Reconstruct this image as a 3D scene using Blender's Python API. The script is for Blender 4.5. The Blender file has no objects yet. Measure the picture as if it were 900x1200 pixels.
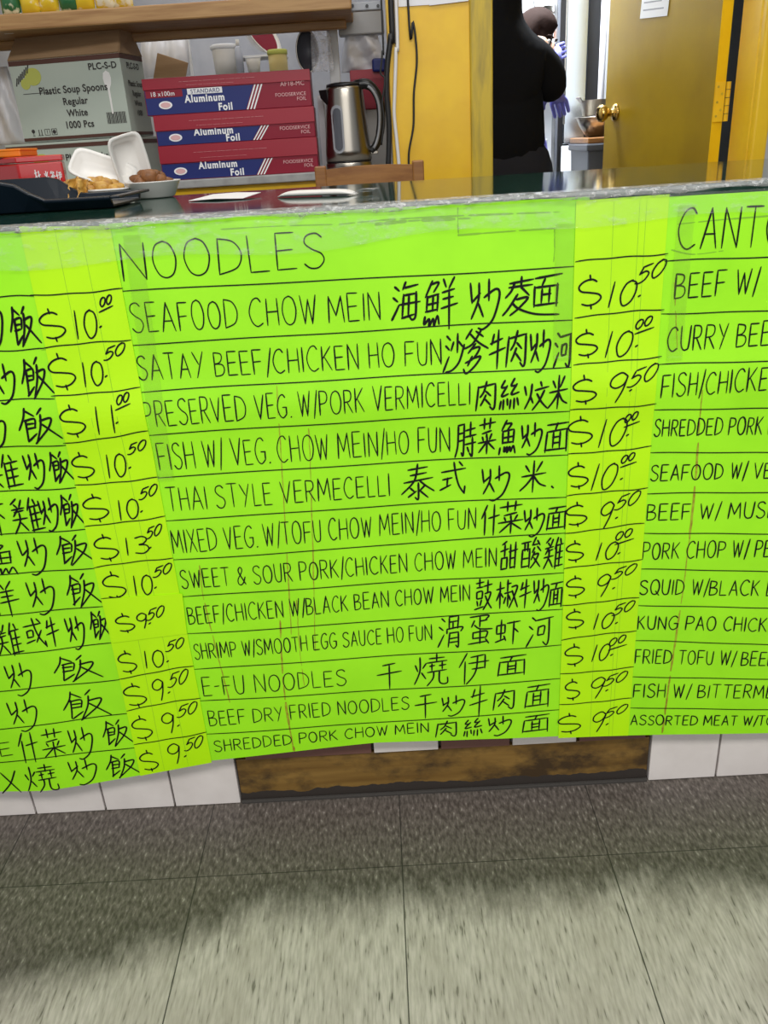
import bpy, bmesh, math, random
from mathutils import Matrix, Vector
random.seed(7)
C = bpy.context.scene.collection
PI = math.pi
# ------------------------------------------------------------------ camera
F, PITCH, ROLL, YAW, CH, CD = 970.09, .421281, -.062414, -.010454, .980307, 1.030625
fw = Vector((math.sin(YAW)*math.cos(PITCH), math.cos(YAW)*math.cos(PITCH), -math.sin(PITCH)))
rt0 = Vector((math.cos(YAW), -math.sin(YAW), 0)); up0 = rt0.cross(fw)
rt = math.cos(ROLL)*rt0 + math.sin(ROLL)*up0
up = -math.sin(ROLL)*rt0 + math.cos(ROLL)*up0
EYE = Vector((0, -CD, CH))
cam = bpy.data.cameras.new('camera'); co = bpy.data.objects.new('camera', cam); C.objects.link(co)
cam.sensor_fit = 'VERTICAL'; cam.sensor_height = 36; cam.lens = F/1200*36; cam.clip_start = .02
co.matrix_world = Matrix(((rt.x, up.x, -fw.x, EYE.x), (rt.y, up.y, -fw.y, EYE.y), (rt.z, up.z, -fw.z, EYE.z), (0, 0, 0, 1)))
bpy.context.scene.camera = co
sc = bpy.context.scene
sc.view_settings.view_transform = 'Standard'; sc.view_settings.look = 'None'
sc.view_settings.gamma = 1; sc.view_settings.use_curve_mapping = False
sc.view_settings.exposure = 0.0
# ------------------------------------------------------------------ light
w = bpy.data.worlds.new('world'); sc.world = w; w.use_nodes = True
w.node_tree.nodes['Background'].inputs[0].default_value = (.9, .95, 1, 1)
w.node_tree.nodes['Background'].inputs[1].default_value = .36
def area(name, loc, sx, sy, power, rot=(0, 0, 0), col=(1, .97, .93)):
    l = bpy.data.lights.new(name, 'AREA'); l.shape = 'RECTANGLE'; l.size = sx; l.size_y = sy; l.energy = power; l.color = col
    o = bpy.data.objects.new(name, l); o.location = loc; o.rotation_euler = rot; C.objects.link(o); return o
area('menu_fill_light', (.1, -3.4, 1.45), 3.2, 1.9, 27, (math.radians(90), 0, 0), (1, .98, .95))  # added fill from behind the camera, evens out the lower menu sheets
area('dining_ceiling_light', (.2, -1.75, 2.6), 2.6, .5, 64, (math.radians(16), 0, 0))
area('serving_ceiling_light', (-.3, .85, 2.55), 2.2, .3, 16)
area('kitchen_ceiling_light', (.72, 2.85, 2.6), .9, .5, 230, (.75, 0, 0), (.9, .96, 1))
area('pantry_ceiling_light', (-.6, 2.15, 2.3), 1.2, .3, 6.5, (0, 0, 0), (.95, .97, 1))

# ------------------------------------------------------------------ pixel of the 900x1200 photograph -> point on a world plane
def P(px, py, axis, val):
    d = fw + (px-450)/F*rt + (600-py)/F*up
    return EYE + d*((val-EYE[axis])/d[axis])
def X(px, py, y): return P(px, py, 1, y).x
def Z(px, py, y): return P(px, py, 1, y).z

# ------------------------------------------------------------------ materials
class NT:
    def __init__(s, name):
        s.m = bpy.data.materials.new(name); s.m.use_nodes = True
        s.t = s.m.node_tree; s.b = s.t.nodes['Principled BSDF']
    def n(s, typ, **k):
        o = s.t.nodes.new(typ)
        for a, v in k.items(): setattr(o, a, v)
        return o
    def l(s, a, b): s.t.links.new(a, b)
    def put(s, inp, v):
        if hasattr(v, 'is_linked') or isinstance(v, bpy.types.NodeSocket): s.l(v, inp)
        else: inp.default_value = v
    def math(s, op, a, b=0.0, c=None):
        o = s.n('ShaderNodeMath', operation=op); s.put(o.inputs[0], a); s.put(o.inputs[1], b)
        if c is not None: s.put(o.inputs[2], c)
        return o.outputs[0]
    def mix(s, f, a, b):
        o = s.n('ShaderNodeMix', data_type='RGBA'); s.put(o.inputs[0], f)
        for i, v in ((6, a), (7, b)):
            if isinstance(v, tuple) and len(v) == 3: v = v+(1,)
            s.put(o.inputs[i], v)
        return o.outputs[2]
    def pos(s): return s.n('ShaderNodeNewGeometry').outputs['Position']
    def obj(s): return s.n('ShaderNodeTexCoord').outputs['Object']
    def scale(s, v, sc_, rot=(0, 0, 0)):
        o = s.n('ShaderNodeMapping'); s.l(v, o.inputs[0]); o.inputs['Scale'].default_value = sc_; o.inputs['Rotation'].default_value = rot
        return o.outputs[0]
    def noise(s, v, scale=5, detail=4, rough=.55):
        o = s.n('ShaderNodeTexNoise'); s.l(v, o.inputs['Vector']); o.inputs['Scale'].default_value = scale
        o.inputs['Detail'].default_value = detail; o.inputs['Roughness'].default_value = rough
        return o.outputs['Fac']
    def ramp(s, f, lo, hi):
        o = s.n('ShaderNodeMapRange'); s.put(o.inputs[0], f); o.inputs[1].default_value = lo; o.inputs[2].default_value = hi
        return o.outputs[0]
    def bump(s, h, strength=.2, dist=.002):
        o = s.n('ShaderNodeBump'); o.inputs['Strength'].default_value = strength; o.inputs['Distance'].default_value = dist
        s.l(h, o.inputs['Height']); s.l(o.outputs[0], s.b.inputs['Normal'])
def mat(name, col, rough=.5, metal=0, col2=None, scale=20, lo=.4, hi=.65, stretch=(1, 1, 1), bump=0, spec=.5, emit=0, alpha=1, trans=0, coat=0, bscale=None):
    n = NT(name); b = n.b
    b.inputs['Roughness'].default_value = rough; b.inputs['Metallic'].default_value = metal
    b.inputs['Specular IOR Level'].default_value = spec
    b.inputs['Base Color'].default_value = col+(1,)
    b.inputs['Alpha'].default_value = alpha; b.inputs['Transmission Weight'].default_value = trans
    b.inputs['Coat Weight'].default_value = coat; b.inputs['Coat Roughness'].default_value = .08
    if col2 or bump:
        f = n.noise(n.scale(n.pos(), stretch), scale)
        if col2: n.l(n.mix(n.ramp(f, lo, hi), col, col2), b.inputs['Base Color'])
        if bump: n.bump(f if not bscale else n.noise(n.scale(n.pos(), stretch), bscale), bump)
    if emit:
        b.inputs['Emission Color'].default_value = col+(1,); b.inputs['Emission Strength'].default_value = emit
    return n.m
M = {}
M['green'] = mat('neon_green_paper', (.34, .85, .012), .42, col2=(.305, .785, .010), scale=9, spec=.35)
M['lime'] = mat('neon_lime_paper', (.47, .88, .0008), .42, col2=(.435, .83, .0008), scale=8, spec=.35)
M['ink'] = mat('black_marker_ink', (.004, .004, .005), .45, spec=.2)
M['stain'] = mat('sauce_stain', (.34, .42, .015), .5, col2=(.27, .17, .012), scale=120)
M['grime'] = mat('dark_smear', (.20, .46, .02), .6)
M['yellow'] = mat('yellow_gloss_paint', (.88, .55, .008), .34, col2=(.80, .47, .008), scale=7, bump=.35, bscale=28)
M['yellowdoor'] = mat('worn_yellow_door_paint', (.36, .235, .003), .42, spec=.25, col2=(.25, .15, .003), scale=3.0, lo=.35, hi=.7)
M['oldyellow'] = mat('scuffed_yellow_trim_paint', (.60, .42, .02), .4, col2=(.36, .26, .03), scale=40, stretch=(1, 1, .15))
M['wood'] = mat('varnished_pine', (.40, .23, .085), .5, col2=(.28, .14, .045), scale=9, stretch=(.6, 6, 9))
M['chairwood'] = mat('orange_brown_wood', (.36, .16, .04), .4, col2=(.25, .10, .025), scale=10, stretch=(.8, 6, 8))
M['white'] = mat('white_paint', (.78, .79, .82), .5)
M['greywall'] = mat('pale_grey_wall_paint', (.56, .57, .58), .5, col2=(.50, .51, .52), scale=3)
M['paper'] = mat('white_paper', (.82, .82, .82), .6)
M['foam'] = mat('white_foam_plastic', (.76, .74, .70), .42)
M['black'] = mat('black_plastic', (.012, .012, .013), .3)
M['rubber'] = mat('black_cable_rubber', (.01, .01, .01), .5)
M['cloth'] = mat('black_cotton', (.006, .006, .007), .9, spec=.1)
M['steel'] = mat('brushed_steel', (.41, .38, .33), .28, 1)
M['fridge'] = mat('polished_stainless_steel', (.62, .70, .78), .16, 1, bump=.12, bscale=4)
M['grey'] = mat('grey_plastic', (.30, .31, .33), .4)
M['dgrey'] = mat('dark_grey_plastic', (.08, .085, .10), .4)
M['carton'] = mat('pale_printed_carton', (.46, .51, .43), .6, col2=(.42, .47, .40), scale=4)
M['cartonside'] = mat('pale_printed_carton_side', (.40, .48, .47), .6)
M['kraft'] = mat('brown_kraft_board', (.33, .21, .11), .7, col2=(.28, .17, .085), scale=6, stretch=(1, 1, 8))
M['brownink'] = mat('brown_printing_ink', (.085, .03, .018), .6)
M['darkink'] = mat('dark_printing_ink', (.03, .025, .022), .6)
M['red'] = mat('red_printed_card', (.24, .008, .026), .4, spec=.3)
M['redlid'] = mat('bright_red_printed_card', (.30, .008, .024), .32, spec=.35)
M['blue'] = mat('navy_printed_card', (.016, .026, .15), .4, spec=.3)
M['palepink'] = mat('pale_pink_ink', (.72, .42, .42), .5)
M['whiteink'] = mat('white_printing_ink', (.85, .85, .85), .5)
M['tin'] = mat('red_lacquered_tin', (.50, .012, .015), .25, coat=.5)
M['orange'] = mat('orange_lacquer', (.75, .20, .01), .3)
M['tray'] = mat('dark_navy_tray_plastic', (.005, .010, .018), .32, spec=.3)
M['fried'] = mat('golden_fried_batter', (.62, .36, .07), .45, col2=(.42, .19, .03), scale=90, bump=.5, bscale=130)
M['friedbrown'] = mat('brown_fried_batter', (.25, .10, .03), .5, col2=(.15, .055, .015), scale=90, bump=.5, bscale=130)
M['skin'] = mat('skin', (.62, .37, .26), .5)
M['hair'] = mat('dark_hair', (.016, .007, .005), .8, spec=.12, bump=.3, bscale=160)
M['glove'] = mat('violet_nitrile_glove', (.16, .16, .55), .4)
M['brass'] = mat('polished_brass', (.62, .42, .13), .22, 1)
M['grout'] = mat('dark_grout', (.05, .045, .04), .9)
M['tile'] = mat('white_glazed_tile', (.76, .71, .68), .28, col2=(.68, .63, .60), scale=10)
M['browntile'] = mat('brown_glazed_tile', (.16, .075, .06), .4)
M['yellowtub'] = mat('pale_yellow_plastic', (.62, .50, .20), .45)
M['clutter'] = mat('bluish_white_wall', (.55, .58, .66), .5, col2=(.40, .43, .52), scale=4)
M['apron'] = mat('dark_cotton', (.02, .02, .025), .9, spec=.1)
M['concrete'] = mat('grey_sill_stone', (.36, .36, .35), .5, col2=(.28, .28, .27), scale=30)
M['orangecarton'] = mat('orange_carton', (.50, .16, .03), .5)
M['packet'] = mat('yellow_foil_packet', (.75, .52, .03), .25, col2=(.80, .74, .55), scale=22, lo=.48, hi=.55)
M['packetgreen'] = mat('green_foil_packet', (.03, .14, .05), .25, col2=(.75, .72, .5), scale=22, lo=.5, hi=.56)
M['lime_emblem'] = mat('yellow_green_ink', (.48, .50, .10), .6)

def film(name, tint, a, rough=.12, bscale=60, bump=.9, top=.45):
    n = NT(name); b = n.b
    b.inputs['Base Color'].default_value = tint+(1,); b.inputs['Roughness'].default_value = rough
    b.inputs['Specular IOR Level'].default_value = .8
    f = n.noise(n.scale(n.pos(), (1, 1, 2.2)), bscale, 5, .6)
    n.l(n.math('ADD', n.math('MULTIPLY', n.ramp(f, .52, .72), top), a), b.inputs['Alpha'])
    n.bump(f, bump, .004)
    return n.m
M['film'] = film('clear_wrinkled_plastic_film', (.62, .66, .60), .05, .1, 45, .5, .16)
M['edgefilm'] = film('cloudy_wrinkled_plastic_film', (.60, .61, .60), .22, .10, 85, 1, .62)
M['tape'] = film('clear_packing_tape', (.26, .42, .06), .07, .2, 30, .1, .03)
M['bag'] = film('clear_plastic_bag', (.75, .75, .78), .28, .15, 40)
M['whitebag'] = mat('white_plastic_bag', (.72, .72, .76), .35, bump=.6, bscale=18)

def stone():
    n = NT('dark_green_speckled_stone'); b = n.b
    f = n.noise(n.pos(), 160, 2); g = n.noise(n.pos(), 35, 4)
    c = n.mix(n.ramp(g, .4, .65), (.006, .035, .022), (.018, .06, .042))
    c = n.mix(n.ramp(f, .62, .70), c, (.16, .22, .19))
    n.l(c, b.inputs['Base Color']); b.inputs['Roughness'].default_value = .07; b.inputs['Specular IOR Level'].default_value = .30
    return n.m
M['stone'] = stone()

TX0, TW, TY = -.6248, .3048, P(450, 1016, 2, 0).y
def vinyl():
    n = NT('grimy_streaked_vinyl_tile'); b = n.b
    p = n.pos(); sep = n.n('ShaderNodeSeparateXYZ'); n.l(p, sep.inputs[0]); x, y = sep.outputs[0], sep.outputs[1]
    def line(v, o, wd):
        f = n.math('FRACT', n.math('ADD', n.math('DIVIDE', n.math('SUBTRACT', v, o), TW), 50.5))
        d = n.math('MULTIPLY', n.math('ABSOLUTE', n.math('SUBTRACT', f, .5)), TW)
        return n.math('LESS_THAN', d, wd)
    jl = n.math('MAXIMUM', line(x, TX0, .0009), line(y, TY, .0008))
    st = n.noise(n.scale(p, (230, 30, 1), (0, 0, .05)), 1.0, 2, .5)           # streaks run with the tile
    st2 = n.noise(n.scale(p, (210, 75, 1), (0, 0, .45)), 1.0, 2, .55)
    cl = n.noise(n.scale(p, (1.6, 1, 1)), 7, 5, .65)
    light = n.mix(n.ramp(st, .36, .64), (.36, .325, .285), (.525, .475, .425))
    light = n.mix(n.ramp(st, .365, .29), light, (.13, .118, .098))
    light = n.mix(n.math('MULTIPLY', n.ramp(cl, .42, .68), .6), light, (.34, .30, .255))
    dark = n.mix(n.ramp(st2, .35, .7), (.068, .057, .048), (.182, .156, .136))
    dark = n.mix(n.ramp(st2, .64, .74), dark, (.30, .275, .24))
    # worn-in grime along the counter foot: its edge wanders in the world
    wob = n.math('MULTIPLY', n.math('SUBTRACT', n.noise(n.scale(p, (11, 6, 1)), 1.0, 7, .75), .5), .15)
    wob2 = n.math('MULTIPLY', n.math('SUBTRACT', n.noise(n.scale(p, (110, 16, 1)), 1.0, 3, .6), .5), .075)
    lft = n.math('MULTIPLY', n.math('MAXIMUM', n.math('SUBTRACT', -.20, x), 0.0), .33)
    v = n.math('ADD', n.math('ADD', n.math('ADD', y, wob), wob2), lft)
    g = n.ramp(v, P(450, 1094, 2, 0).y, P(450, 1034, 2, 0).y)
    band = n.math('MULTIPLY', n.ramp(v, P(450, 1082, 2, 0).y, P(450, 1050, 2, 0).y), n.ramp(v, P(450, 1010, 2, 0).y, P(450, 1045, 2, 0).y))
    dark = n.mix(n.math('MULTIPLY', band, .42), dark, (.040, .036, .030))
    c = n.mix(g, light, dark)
    c = n.mix(n.math('MULTIPLY', jl, .85), c, (.025, .023, .02))
    n.l(c, b.inputs['Base Color']); b.inputs['Roughness'].default_value = .42; b.inputs['Specular IOR Level'].default_value = .3
    n.bump(st, .12, .001)
    return n.m
M['vinyl'] = vinyl()
def kickwood():
    n = NT('stained_old_plywood'); b = n.b
    p = n.pos(); sep = n.n('ShaderNodeSeparateXYZ'); n.l(p, sep.inputs[0]); z = sep.outputs[2]
    g = n.noise(n.scale(p, (3, 1, 45)), 1.0, 4); h = n.noise(n.scale(p, (8, 1, 12)), 1.0, 5, .65)
    c = n.mix(n.ramp(g, .35, .65), (.15, .078, .015), (.26, .15, .035))
    c = n.mix(n.ramp(h, .45, .62), c, (.05, .028, .010))
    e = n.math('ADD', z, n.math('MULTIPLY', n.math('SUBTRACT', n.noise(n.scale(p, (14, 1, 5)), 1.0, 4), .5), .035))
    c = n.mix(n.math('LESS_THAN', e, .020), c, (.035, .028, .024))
    n.l(c, b.inputs['Base Color']); b.inputs['Roughness'].default_value = .45
    return n.m
M['kick'] = kickwood()

# ------------------------------------------------------------------ mesh builder (world coordinates)
WM = {}
class MB:
    def __init__(s): s.v = []; s.f = []
    def add(s, vs, fs):
        o = len(s.v); s.v += [Vector(v) for v in vs]; s.f += [[i+o for i in f] for f in fs]; return s
    def box(s, x0, x1, y0, y1, z0, z1):
        return s.add([(x, y, z) for x in (x0, x1) for y in (y0, y1) for z in (z0, z1)],
                     [(0, 1, 3, 2), (4, 6, 7, 5), (0, 4, 5, 1), (2, 3, 7, 6), (0, 2, 6, 4), (1, 5, 7, 3)])
    def hull8(s, a, b):                       # two quads -> closed hexahedron
        return s.add(list(a)+list(b), [(3, 2, 1, 0), (4, 5, 6, 7)]+[(i, (i+1) % 4, (i+1) % 4+4, i+4) for i in range(4)])
    def bar(s, p, q, wd, th, upv=(0, 0, 1)):
        p, q = Vector(p), Vector(q); d = (q-p).normalized(); a = d.cross(Vector(upv))
        if a.length < 1e-4: a = d.cross(Vector((1, 0, 0)))
        a.normalize(); b = a.cross(d); a *= wd/2; b *= th/2
        return s.hull8([p-a-b, p+a-b, p+a+b, p-a+b], [q-a-b, q+a-b, q+a+b, q-a+b])
    def tube(s, path, r, n=10, caps=True):
        path = [Vector(p) for p in path]; m = len(path); rs = r if isinstance(r, (list, tuple)) else [r]*m
        vs = []; fs = []; ref = None
        for i, p in enumerate(path):
            t = (path[min(i+1, m-1)]-path[max(i-1, 0)]).normalized()
            if ref is None: ref = t.orthogonal().normalized()
            ref = (ref-t*ref.dot(t)).normalized(); b = t.cross(ref)
            vs += [p+(ref*math.cos(2*PI*k/n)+b*math.sin(2*PI*k/n))*rs[i] for k in range(n)]
        for i in range(m-1):
            for k in range(n):
                fs.append((i*n+k, i*n+(k+1) % n, (i+1)*n+(k+1) % n, (i+1)*n+k))
        if caps: fs += [tuple(range(n-1, -1, -1)), tuple(range((m-1)*n, m*n))]
        return s.add(vs, fs)
    def lathe(s, prof, c, n=32, axis=(0, 0, 1), sx=1, sy=1):
        c = Vector(c); q = Vector((0, 0, 1)).rotation_difference(Vector(axis)); vs = []; fs = []
        for r, z in prof:
            vs += [c+q@Vector((r*sx*math.cos(2*PI*k/n), r*sy*math.sin(2*PI*k/n), z)) for k in range(n)]
        for i in range(len(prof)-1):
            for k in range(n): fs.append((i*n+k, i*n+(k+1) % n, (i+1)*n+(k+1) % n, (i+1)*n+k))
        if prof[0][0] > 1e-5: fs.append(tuple(range(n-1, -1, -1)))
        if prof[-1][0] > 1e-5: fs.append(tuple(range((len(prof)-1)*n, len(prof)*n)))
        return s.add(vs, fs)
    def ball(s, c, r, n=14, sx=1, sy=1, sz=1, bump=0, seed=0):
        rnd = random.Random(seed); c = Vector(c); m = n//2; vs = [c+Vector((0, 0, -r*sz))]; fs = []
        for i in range(1, m):
            a = PI*i/m-PI/2
            for k in range(n):
                q = 1+bump*(rnd.random()-.5); vs.append(c+Vector((r*sx*math.cos(a)*math.cos(2*PI*k/n), r*sy*math.cos(a)*math.sin(2*PI*k/n), r*sz*math.sin(a)))*q)
        vs.append(c+Vector((0, 0, r*sz))); L = len(vs)-1
        for k in range(n):
            fs.append((0, 1+(k+1) % n, 1+k)); fs.append((L, L-n+k, L-n+(k+1) % n))
            for i in range(m-2): fs.append((1+i*n+k, 1+i*n+(k+1) % n, 1+(i+1)*n+(k+1) % n, 1+(i+1)*n+k))
        return s.add(vs, fs)
    def poly(s, pts, d):                       # closed outline extruded by vector d
        pts = [Vector(p) for p in pts]; d = Vector(d); n = len(pts)
        return s.add(pts+[p+d for p in pts], [tuple(range(n)), tuple(range(2*n-1, n-1, -1))]+[(i, i+n, (i+1) % n+n, (i+1) % n) for i in range(n)])
    def sheet(s, grid, th=(0, .001, 0)):       # grid of points, given a thickness
        R, Cn = len(grid), len(grid[0]); th = Vector(th); n = R*Cn
        vs = [Vector(p) for r in grid for p in r]; fs = []
        for i in range(R-1):
            for j in range(Cn-1):
                a = i*Cn+j; fs.append((a, a+1, a+Cn+1, a+Cn)); fs.append((n+a, n+a+Cn, n+a+Cn+1, n+a+1))
        rim = [j for j in range(Cn)]+[i*Cn+Cn-1 for i in range(1, R)]+[(R-1)*Cn+j for j in range(Cn-2, -1, -1)]+[i*Cn for i in range(R-2, 0, -1)]
        for k in range(len(rim)):
            a, b = rim[k], rim[(k+1) % len(rim)]; fs.append((a, n+a, n+b, b))
        return s.add(vs+[v+th for v in vs], fs)
    def xf(s, mtx): s.v = [mtx@v for v in s.v]; return s
    def build(s, name, m, parent=None, bevel=0, smooth=False, seg=2):
        me = bpy.data.meshes.new(name); W = WM.get(parent) if parent else None
        vs = [W.inverted()@v for v in s.v] if W is not None else s.v
        me.from_pydata([tuple(v) for v in vs], [], s.f); me.update()
        bm = bmesh.new(); bm.from_mesh(me); bmesh.ops.recalc_face_normals(bm, faces=bm.faces); bm.to_mesh(me); bm.free()
        me.materials.append(M[m] if isinstance(m, str) else m)
        if smooth:
            for p in me.polygons: p.use_smooth = smooth != 'y' or abs(p.normal.y) > .5
        o = bpy.data.objects.new(name, me); C.objects.link(o)
        if parent: o.parent = parent; WM[o] = W
        else: WM[o] = Matrix()
        if bevel:
            b = o.modifiers.new('bevel', 'BEVEL'); b.width = bevel; b.segments = seg; b.limit_method = 'ANGLE'; b.angle_limit = .7
        return o
def tag(o, label, cat, group=None, kind=None):
    o['label'] = label; o['category'] = cat
    if group: o['group'] = group
    if kind: o['kind'] = kind
    return o
def thing(name, label, cat, loc=(0, 0, 0), rotz=0, group=None):
    o = bpy.data.objects.new(name, None); C.objects.link(o); o.empty_display_size = .02
    o.location = loc; o.rotation_euler = (0, 0, rotz); WM[o] = Matrix.Translation(loc)@Matrix.Rotation(rotz, 4, 'Z')
    return tag(o, label, cat, group)
def struct(name, mb, m, label, bevel=0, cat='wall'):
    o = mb.build(name, m, None, bevel); o['kind'] = 'structure'; o['label'] = label; o['category'] = cat; return o
def copy_tree(o, parent=None):
    c = o.copy(); C.objects.link(c); c.parent = parent
    for ch in list(o.children): copy_tree(ch, c)
    return c
def text(s, size, m, name, parent, org, ux, uz, align='LEFT', bold=0, sx=1.0, lift=.0012):
    """lettering lying on a face: org = anchor, ux = reading direction, uz = letter up"""
    cu = bpy.data.curves.new('t', 'FONT'); cu.body = s; cu.size = size; cu.align_x = align; cu.offset = bold; cu.space_line = .95; cu.space_character = 1.17 if bold > .0008 else 1.06
    cu.extrude = .0001
    t = bpy.data.objects.new('t', cu); C.objects.link(t)
    dg = bpy.context.evaluated_depsgraph_get(); me = bpy.data.meshes.new_from_object(t.evaluated_get(dg))
    ux = Vector(ux).normalized(); uz = Vector(uz).normalized(); nn = ux.cross(uz); org = Vector(org)+nn*lift
    vs = [org+ux*v.co.x*sx+uz*v.co.y+nn*v.co.z for v in me.vertices]; fs = [list(p.vertices) for p in me.polygons]
    bpy.data.objects.remove(t); bpy.data.curves.remove(cu); bpy.data.meshes.remove(me)
    return MB().add(vs, fs).build(name, m, parent)

# ------------------------------------------------------------------ handwriting: pen strokes
LAT = {
'A': (5.6, '0,0 2.9,10;2.9,10 5.6,0;1.1,3.6 4.8,3.6'), 'B': (5, '0,0 0,10;0,10 3.6,9.4 4,7.4 2.6,5.7 0,5.2;0,5.2 4,4.8 5,2.6 3.6,.5 0,0'),
'C': (5.4, '5.2,8.6 3.8,10 1.6,9 0,5.2 .9,1.6 3,0 5.4,1.1'), 'D': (5.6, '0,0 .2,10;.2,10 3.8,9 5.6,5.6 4.4,1.7 0,0'),
'E': (4.6, '0,0 .1,10;.1,10 4.4,10;0,5.2 3.9,5.4;0,0 4.6,.1'), 'F': (4.4, '0,0 .1,10;.1,10 4.4,10;0,5 3.8,5.2'),
'G': (5.6, '5.2,8.8 3.8,10 1.6,9 0,5.2 .9,1.4 3,0 5.4,1.6;5.4,1.6 5.5,4.6;3.2,4.6 5.8,4.6'), 'H': (5.2, '0,0 .2,10;5,10 5.2,0;0,5 5.1,5.2'),
'I': (.5, '.2,0 .3,10'), 'K': (5, '0,0 .1,10;4.6,10 .1,4.6;1.3,5.6 5,0'), 'L': (4.2, '0,10 0,0;0,0 4.2,.1'),
'M': (6.8, '0,0 .6,10;.6,10 3.3,2.6;3.3,2.6 6,10;6,10 6.8,0'), 'N': (5.4, '0,0 .2,10;.2,10 5.2,0;5.2,0 5.4,10'),
'O': (5.8, '3.2,10 1,8.8 0,5 1,1.2 2.9,0 4.9,1.3 5.8,5.2 4.8,8.8 3,10'), 'P': (4.8, '0,0 .2,10;.2,10 3.8,9.6 4.8,7.4 3.6,5.2 .1,4.6'),
'Q': (5.8, '3.2,10 1,8.8 0,5 1,1.2 2.9,0 4.9,1.3 5.8,5.2 4.8,8.8 3,10;3.4,2.4 6,-.6'), 'R': (5, '0,0 .2,10;.2,10 3.8,9.6 4.6,7.4 3.4,5.3 .1,4.8;1.8,5 5,0'),
'S': (4.8, '4.6,8.8 3.2,10 1,9.4 .4,7.4 2,5.6 4.2,4.2 4.8,2.2 3.4,.2 1.4,.1 0,1.4'), 'T': (5.2, '0,10 5.2,10;2.7,10 2.6,0'),
'U': (5, '0,10 .2,3 1.4,.4 3,.1 4.4,1.6 5,10'), 'V': (5.4, '0,10 2.7,0;2.7,0 5.4,10'), 'W': (7, '0,10 1.8,0;1.8,0 3.5,8.6;3.5,8.6 5.1,0;5.1,0 7,10'),
'X': (5, '0,10 5,0;4.8,10 .2,0'), 'Y': (5, '0,10 2.6,5;5,10 1.4,-.4'), '&': (5.8, '5.6,.2 1.8,6.6 1.6,9 3,10 4,8.6 3,6.4 .6,3.4 .4,1 2,0 4,1.2 5.6,4.4'),
'/': (2.6, '0,-1.4 2.6,10.8'), '.': (.6, '.1,0 .5,.3'), '-': (2.6, '0,4.8 2.6,5'),
'0': (5, '3,10 1,8.6 0,4.6 1,.8 2.4,0 4.2,1.8 5,5.6 4.4,8.8 2.6,9.8'), '1': (1, '.5,0 .6,10'), '3': (5, '.4,9.4 3,10 4.6,8.4 3.4,6 1.6,5.4 4.2,4.8 5,2.4 3,.2 0,.8'),
'5': (5, '1.4,9.6 .6,5.6;.6,5.6 3,6.4 4.8,4.4 4,1.2 2,0 0,.8;1.4,9.6 5.4,10'), '9': (4.4, '4.2,8.6 2.4,10 .4,8.4 .2,6 1.8,4.8 3.6,6 4.2,8.6;4.2,8.6 3.8,4 2.8,-.4'),
}
DOLLAR = '15,4 11,2.6 5,3.6 1,6.6 3,9.4 10,10.4 17,11.6 19,14 15,17 9,18 4,17;9,0 9.6,3;11,17.4 11.6,20'
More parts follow.
